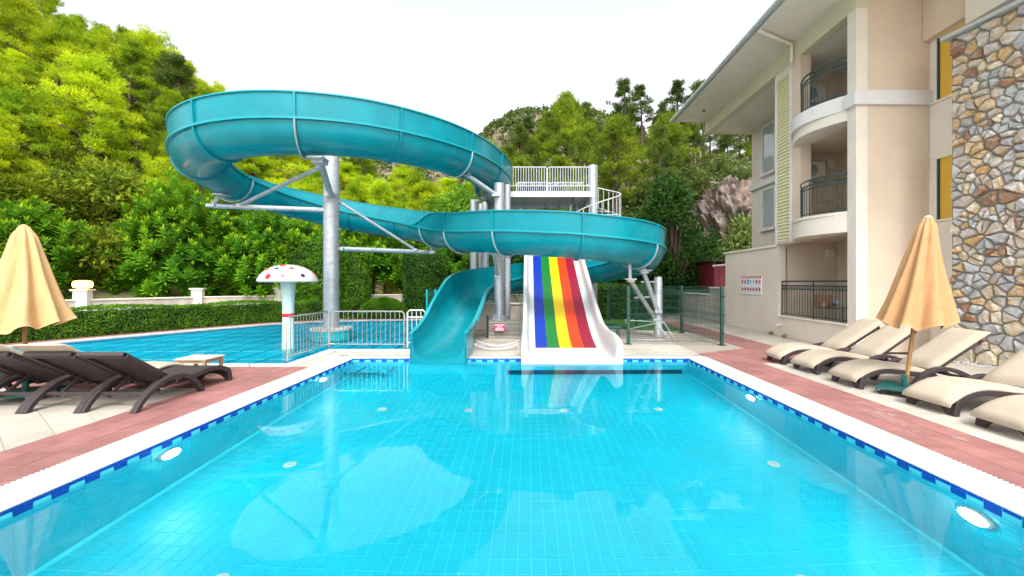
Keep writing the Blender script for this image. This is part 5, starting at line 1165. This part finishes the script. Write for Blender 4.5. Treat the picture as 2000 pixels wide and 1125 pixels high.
def rosette_tree(label, base, rx, ry, z0, z1, n, seed, leafL=.33, dark=False):
    """long drooping leaves in whorls at the twig ends"""
    global rng; rng = np.random.default_rng(seed); random.seed(seed); t = local(thing('long_leaved_tree', label, 'tree', base)); mb = MB()
    mb.tube([(0, 0, 0), (.05, .02, z0 + .4), (0, 0, (z0 + z1) * .5)], [.16, .13, .08], 8)
    cz, hz_ = (z0 + z1) / 2, (z1 - z0) / 2; cen = []; k = 0
    while len(cen) < n:
        d = Vector(rand_unit(1)[0]); 
        if d.z < -.9: continue
        f = random.uniform(.62, 1.0); bl = 1 + .16 * math.sin(3 * math.atan2(d.y, d.x) + seed) + .10 * math.sin(5 * d.z + 2 * math.atan2(d.y, d.x)); cen.append((d.x * rx * f * bl, d.y * ry * f * bl, cz + d.z * hz_ * f * bl, d.x, d.y, d.z))
    for c in cen[::max(1, n // 26)]: limb(mb, (0, 0, cz * .7), c[:3], .05, .01, .1, 3)
    mb.build('trunk', M['bark'], t, smooth=True); cen = np.array(cen); per = 26; idx_ = np.repeat(np.arange(n), per); lay = np.tile(np.arange(per), n)
    az_ = lay * 2.4 + rng.uniform(0, .5, n * per); hgt = (lay / per); up = unit(cen[:, 3:] * .6 + np.array([0, 0, 1.0]))[idx_]
    e1 = unit(np.cross(up, np.array([0.3, .9, .1]))); e2 = np.cross(up, e1); rad = e1 * np.cos(az_)[:, None] + e2 * np.sin(az_)[:, None]
    D = unit(rad * 1.0 + up * (-.35 + hgt[:, None] * 1.5)); C = cen[idx_, :3] + up * (hgt[:, None] * .34 - .2); U = unit(np.cross(D, up)); tipf = rng.random(n)
    mi = ((hgt > .74) & (tipf[idx_] < .75) & (cen[idx_, 5] > -.1)).astype(int); L = leafL * (1.1 - .5 * hgt) * rng.uniform(.8, 1.2, n * per); Wd = L * .30
    ms_ = [M['rosette'], M['rosette_tip']] if not dark else [M['hedge'], M['rosette']]
    me = leaf_mesh('crown', C, D, U, L, Wd, ms_, mi, bend=.16); dup_mesh('crown', me, (0, 0, 0), t); return t
rosette_tree('broad bright green long-leaved tree over the garden wall left of the slide', (-16.9, 20.2, 0), 3.5, 2.3, .1, 6.5, 1050, 31)
rosette_tree('long-leaved tree spilling over the garden wall behind the mushroom fountain', (-12.6, 20.8, 0), 3.0, 2.0, .2, 5.4, 800, 32)
rosette_tree('long-leaved tree behind the cream umbrella at the left edge', (-21.5, 17.2, 0), 2.6, 2.2, .1, 5.2, 620, 33)
rosette_tree('small long-leaved shrub right of the glowing garden lamp', (-19.6, 19.6, 0), 1.9, 1.4, .1, 3.4, 300, 36)
rosette_tree('long-leaved tree rising behind the tall clipped hedge', (-9.0, 23.6, 0), 3.0, 2.0, 1.2, 5.9, 700, 34)
rosette_tree('dark long-leaved tree behind the turquoise run-out', (-4.6, 23.2, 0), 2.8, 1.6, .2, 4.9, 600, 35, dark=True)
clump_tree('round_tree', 'bright green round tree left of the start tower', 'tree', (-4.2, 25.5, 0), 6, lobes(24, 2.2, 1.8, 3.0, 7.2, .9, 41), 9000, .22, .12, M['bright_leaf'], 41)
clump_tree('dark_tree', 'dark dense tree between the slide and the rock face', 'tree', (8.1, 23.0, 0), 7.5, lobes(52, 2.3, 1.8, .1, 6.9, .85, 42), 15000, .24, .10, M['dark_leaf'], 42, .14)
clump_tree('dark_tree', 'low dark tree right behind the turning end of the slide', 'tree', (5.6, 22.0, 0), 4, lobes(30, 2.2, 1.4, .4, 3.9, .8, 43), 9000, .24, .10, M['dark_leaf'], 43)
clump_tree('bright_shrub', 'bright green shrub above the shingled hut', 'shrub', (9.9, 25.6, 1.2), 2, lobes(12, .9, .9, .6, 2.4, .6, 44), 3500, .2, .10, M['bright_leaf'], 44)
clump_tree('bright_shrub', 'bright green shrub below the spiral stair', 'shrub', (5.4, 25.5, .5), 3, lobes(14, 1.1, 1, 2.4, 4.3, .7, 45), 4200, .2, .10, M['bright_leaf'], 45)
clump_tree('dark_shrub', 'dark shrub behind the start tower', 'shrub', (-1.0, 22.5, 0), 3, lobes(26, 3.0, 1.2, .2, 3.2, .9, 46), 8000, .24, .10, M['dark_leaf'], 46)
clump_tree('dark_shrub', 'dark shrub behind the rainbow slide', 'shrub', (2.6, 22.5, 0), 3, lobes(26, 2.4, 1.2, .2, 3.0, .9, 47), 8000, .24, .10, M['dark_leaf'], 47)
# rock outcrop
bm = bmesh.new(); bmesh.ops.create_icosphere(bm, subdivisions=6, radius=1)
for v in bm.verts:
    p = v.co.copy(); q = Vector((p.x * 3.3, p.y * 2.2, p.z * 4.4)); w = Vector((q.x * 1.1 + q.z * .4, q.y * 1.1, q.z * .4)); n = mnoise.ridged_multi_fractal(w, .9, 2.1, 6, 1.0, 2.0); n2 = mnoise.cell(Vector((q.x * 1.3 + .5 * q.z, q.y, q.z * .5))); n3 = mnoise.noise(q * .35)
    v.co = q * (1 + .20 * n3) + p.normalized() * (.85 * (n - 1) + .40 * n2)
me = bpy.data.meshes.new('rock_outcrop'); bm.to_mesh(me); bm.free(); me.materials.append(M['rock']); o = dup_mesh('rock_outcrop', me, (15.6, 31.0, 4.6)); tag(o, 'craggy grey and rust rock face beside the hotel', 'rock')
# bushes on the right slope
b0 = clump_tree('hill_bush', 'x', 'shrub', (0, 0, 0), 2, lobes(10, 1.1, 1.1, .3, 1.5, .65, 51), 2600, .2, .09, M['bush'], 51, .04)
bs_ = poisson(lambda: (lambda p: p)(wedge(.10, .64, 26, 44)()), 62, 1.5, 9)
for i, (x, y) in enumerate(bs_):
    o = b0 if i == 0 else copy_tree(b0); s = random.uniform(.7, 1.7); o.location = (x, y, hz(x, y) - .2); o.scale = (s, s, s * random.uniform(.8, 1.3)); o.rotation_euler.z = random.uniform(0, 6); tag(o, 'grey-green bush on the right slope below the pines', 'shrub', 'bushes on the right slope')
u0 = clump_tree('understorey_shrub', 'x', 'shrub', (0, 0, 0), 2, lobes(12, 1.4, 1.4, .2, 1.9, .8, 52), 3200, .24, .09, M['understorey'], 52, .05)
us_ = poisson(lambda: (lambda p: p if p[0] < -17.5 - .2 * max(0, 22 - p[1]) else None)(wedge(-1.8, -.66, 14, 33)()), 75, 1.6, 19)
for i, (x, y) in enumerate(us_):
    o = u0 if i == 0 else copy_tree(u0); s = random.uniform(.8, 1.5); o.location = (x, y, hz(x, y) - .2); o.scale = (s, s, s); o.rotation_euler.z = random.uniform(0, 6); tag(o, 'olive shrub under the pines on the left hillside', 'shrub', 'undergrowth on the left hillside')
for x, y, z, s in ((13.2, 29.6, 3.0, 1.0), (17.3, 29.2, 3.4, 1.2), (16.8, 28.6, 1.8, 1.1), (14.2, 28.9, .8, 1.2), (19, 31, 7.5, 1.7), (12.4, 31, 8.0, 1.3), (15.8, 33, 9.2, 1.4)):
    o = copy_tree(b0); o.location = (x, y, z); o.scale = (s, s, s); tag(o, 'bush growing around the rock face', 'shrub', 'bushes on the rock')
# far trees on the distant hill
ft = MB(); random.seed(3); nft = 2200; C = []
for k in range(nft):
    x = random.uniform(-170, 130); y = random.uniform(215, 330); z = fz(x, y)
    if z > 3: C.append((x, y, z + 1.5, random.uniform(1.4, 3.2)))
C = np.array(C); per = 14; ii = np.repeat(np.arange(len(C)), per); rng = np.random.default_rng(4); d = rand_unit(len(ii)); Cc = C[ii, :3] + d * C[ii, 3:4] * .7; D = rand_unit(len(ii))
o = dup_mesh('far_wood', leaf_mesh('far_wood', Cc, D, side(D), C[ii, 3] * .9, C[ii, 3] * .7, M['bush']), (0, 0, 0)); tag(o, 'scattered far-off trees on the distant brown hill', 'wood', kind='stuff')

# ---- clipped hedges
def leaf_shell(name, parent, pts_fn, n, L, Wd, m, seed):
    global rng; rng = np.random.default_rng(seed); C, Nn = pts_fn(n); D = unit(Nn * .6 + rand_unit(len(C)) * .9); return dup_mesh(name, leaf_mesh(name, C, D, side(D), rng.uniform(.6, 1.3, len(C)) * L, rng.uniform(.7, 1.3, len(C)) * Wd, m, bend=.05), (0, 0, 0), None)
def hedge_along(label, line, w, h, n, m, seed, wav=.06):
    t = local(thing('clipped_hedge', label, 'hedge', (0, 0, 0))); Pn = [Vector((*p, 0)) for p in line]; seg = [(Pn[i], Pn[i + 1]) for i in range(len(Pn) - 1)]; Ls = np.array([(b - a).length for a, b in seg]); core = MB()
    for a, b in seg:
        d = (b - a).normalized(); nn = Vector((-d.y, d.x, 0)) * (w / 2 - .07); a2, b2 = a - d * .05, b + d * .05; core.prism([tuple((a2 - nn)[:2]), tuple((b2 - nn)[:2]), tuple((b2 + nn)[:2]), tuple((a2 + nn)[:2])], -.02, h - .09)
    core.build('twig_core', M['hedge_core'], t)
    def f(n):
        k = rng.choice(len(seg), n, p=Ls / Ls.sum()); u = rng.random(n); A_ = np.array([s[0] for s in seg])[k]; B_ = np.array([s[1] for s in seg])[k]; base = A_ + (B_ - A_) * u[:, None]; d = unit(B_ - A_); nn = np.stack([-d[:, 1], d[:, 0], d[:, 0] * 0], 1)
        per = rng.random(n) * (2 * h + w); hv = h * (1 + wav * np.sin(base[:, 0] * 1.7 + base[:, 1] * .9)); s_ = np.where(per < h, -1, np.where(per < 2 * h, 1, 0)); off = np.where(s_ == 0, rng.uniform(-.5, .5, n), s_ * .5) * w; z = np.where(s_ == 0, hv, rng.random(n) * hv)
        rd_ = rng.normal(0, .02, n); C = base + nn * (off + s_ * rd_)[:, None]; C[:, 2] = z + (s_ == 0) * rd_; N_ = nn * s_[:, None] + np.array([0, 0, 1]) * (s_ == 0)[:, None]; return C, N_
    o = leaf_shell('foliage', t, f, n, .055, .035, m, seed); o.parent = t; return t
hl = offset(KID, 1.25)
hedge_along('long low clipped hedge along the far side of the left pool', [hl[0][:2] if False else (-16.9, 8.2), hl[11], hl[10], hl[9], hl[8], hl[7]], .75, .86, 52000, M['hedge'], 61)
def hedge_block(label, c, sx, sy, h, n, m, seed, rnd=0):
    t = local(thing('clipped_hedge', label, 'hedge', c)); mb = MB()
    if rnd: mb.lathe([(sx * .42, 0), (sx * .40, h * .3), (sx * .28, h * .6), (.05, h * .8)], n=16); mb.v = [(x, y * sy / sx, z) for x, y, z in mb.v]
    else: mb.box(-sx / 2 + .1, sx / 2 - .1, -sy / 2 + .1, sy / 2 - .1, -.02, h - .12)
    mb.build('twig_core', M['hedge_core'], t)
    def f(n):
        if rnd:
            th = rng.uniform(0, 6.283, n); q = rng.random(n) ** .6; r = sx * .5 * np.sqrt(np.maximum(0, 1 - q ** 2.2)); C = np.stack([r * np.cos(th), r * np.sin(th) * sy / sx, q * h], 1); return C, unit(C / np.array([sx, sy, h]))
        k = rng.choice(3, n, p=np.array([sy * h * 2, sx * h * 2, sx * sy]) / (sy * h * 2 + sx * h * 2 + sx * sy)); p = rng.uniform(-.5, .5, (n, 3)); p[:, 2] += .5; sg = np.where(rng.random(n) < .5, -.5, .5)
        p[:, 0] = np.where(k == 0, sg, p[:, 0]); p[:, 1] = np.where(k == 1, sg, p[:, 1]); p[:, 2] = np.where(k == 2, 1, p[:, 2]); N_ = np.stack([(k == 0) * np.sign(sg), (k == 1) * np.sign(sg), (k == 2) * 1.0], 1)
        C = p * np.array([sx, sy, h]) + N_ * rng.normal(0, .05, (n, 1)) ; C[:, 0] *= 1 + .04 * np.sin(C[:, 2] * 3); return C, N_
    o = leaf_shell('foliage', t, f, n, .10, .055, m, seed); o.parent = t
hedge_block('tall flat-topped clipped hedge behind the main steel post', (-10.3, 20.3, 0), 2.5, 1.4, 3.75, 24000, M['hedge'], 62)
hedge_block('dark clipped hedge block left of the turquoise run-out', (-5.2, 20.9, 0), 1.9, 1.2, 3.1, 17000, M['hedge_dk'], 63)
hedge_block('dark clipped hedge column right of the main steel post', (-8.35, 20.2, 0), .8, 1.0, 3.3, 9000, M['hedge'], 64)
hedge_block('low rounded clipped bush in front of the garden wall', (-6.9, 19.6, 0), 2.3, 1.0, .95, 9000, M['hedge'], 65, rnd=1)
hedge_block('dark hedge behind the right mesh fence', (4.6, 19.6, 0), 3.2, .9, 1.5, 10000, M['hedge_dk'], 66)
# ---- garden wall with pillars and lamp
GW = [(-19.4, 9.4), (-17.7, 12.8), (-16.3, 15.0), (-14.5, 18.0), (-12.0, 19.8), (-9.4, 21.0), (-4.2, 21.9), (1.5, 21.9)]
gw = thing('garden_wall', 'long low cream garden wall with pillars behind the left pool', 'wall', (-13.3, 18.2, 0))
for (a, b) in zip(GW[:-1], GW[1:]):
    a, b = Vector(a), Vector(b); d = (b - a).normalized(); n_ = Vector((-d.y, d.x)); q = lambda w: [tuple(a - n_ * w), tuple(b - n_ * w), tuple(b + n_ * w), tuple(a + n_ * w)]
    mb = MB(); mb.prism(q(.09), 0, 1.04); mb.build('wall_panel', M['wall_low'], gw); mb = MB(); mb.prism(q(.13), 1.041, 1.09); mb.build('wall_cap', M['plaster_lt'], gw)
for (x, y) in GW[1:-1]:
    mb = MB(); mb.obox((x, y, .70), .38, .38, 1.40, .4); p = mb.build('pillar', M['plaster_lt'], gw); mb = MB(); mb.obox((x, y, 1.43), .50, .50, .06, .4); mb.build('pillar_cap', M['plaster_lt'], p)
gl = thing('garden_lamp', 'glowing rounded lamp on a garden wall pillar at the left', 'lamp', (-16.3, 15.0, 1.46)); lp = (-16.3, 15.0, 1.46)
mb = MB(); mb.lathe([(.14, 0), (.14, .03), (.11, .04)], lp, 16); mb.build('lamp_base', M['gutter'], gl); mb = MB(); mb.lathe([(.15, .04), (.25, .07), (.27, .13), (.27, .22), (.24, .29), (.12, .32)], lp, 20); mb.build('lamp_globe', M['garden_lamp'], gl, smooth=True)
for i, (x, y) in enumerate(((-12.0, 19.8),)):
    t = thing('garden_lamp', 'unlit pale lamp on the pillar beside the mushroom fountain', 'lamp', (x, y, 1.46)); mb = MB(); mb.lathe([(.14, 0), (.14, .03), (.11, .04)], (x, y, 1.46), 16); mb.build('lamp_base', M['gutter'], t); mb = MB(); mb.lathe([(.15, .04), (.22, .07), (.23, .2), (.2, .27), (.1, .3)], (x, y, 1.46), 18); mb.build('lamp_globe', M['lamp_glass'], t, smooth=True)
mb = MB(); mb.prism([(5.64, 14.5), (5.64, 22), (-2.2, 22), (-2.2, 18.9), (2, 18.9), (2, 16)][::-1], -.045, -.012); struct(mb.build('lawn', M['lawn']))
# weeds in the joint at the foot of the terrace wall
for i, (x, y) in enumerate(((7.85, 12.55), (7.88, 13.3))):
    rng = np.random.default_rng(70 + i); n = 26; C = np.stack([rng.normal(x, .03, n), rng.normal(y, .05, n), np.zeros(n)], 1); D = unit(rand_unit(n) * .5 + np.array([0, 0, 1.0])); o = dup_mesh('weed', leaf_mesh('weed', C, D, side(D), rng.uniform(.08, .2, n), rng.uniform(.01, .025, n), M['bush']), (0, 0, 0)); tag(o, ('green weed in the joint below the ground terrace railing', 'smaller weed in the joint below the rules board')[i], 'weed')
# ---- air: everything stays clear, no haze in the photograph
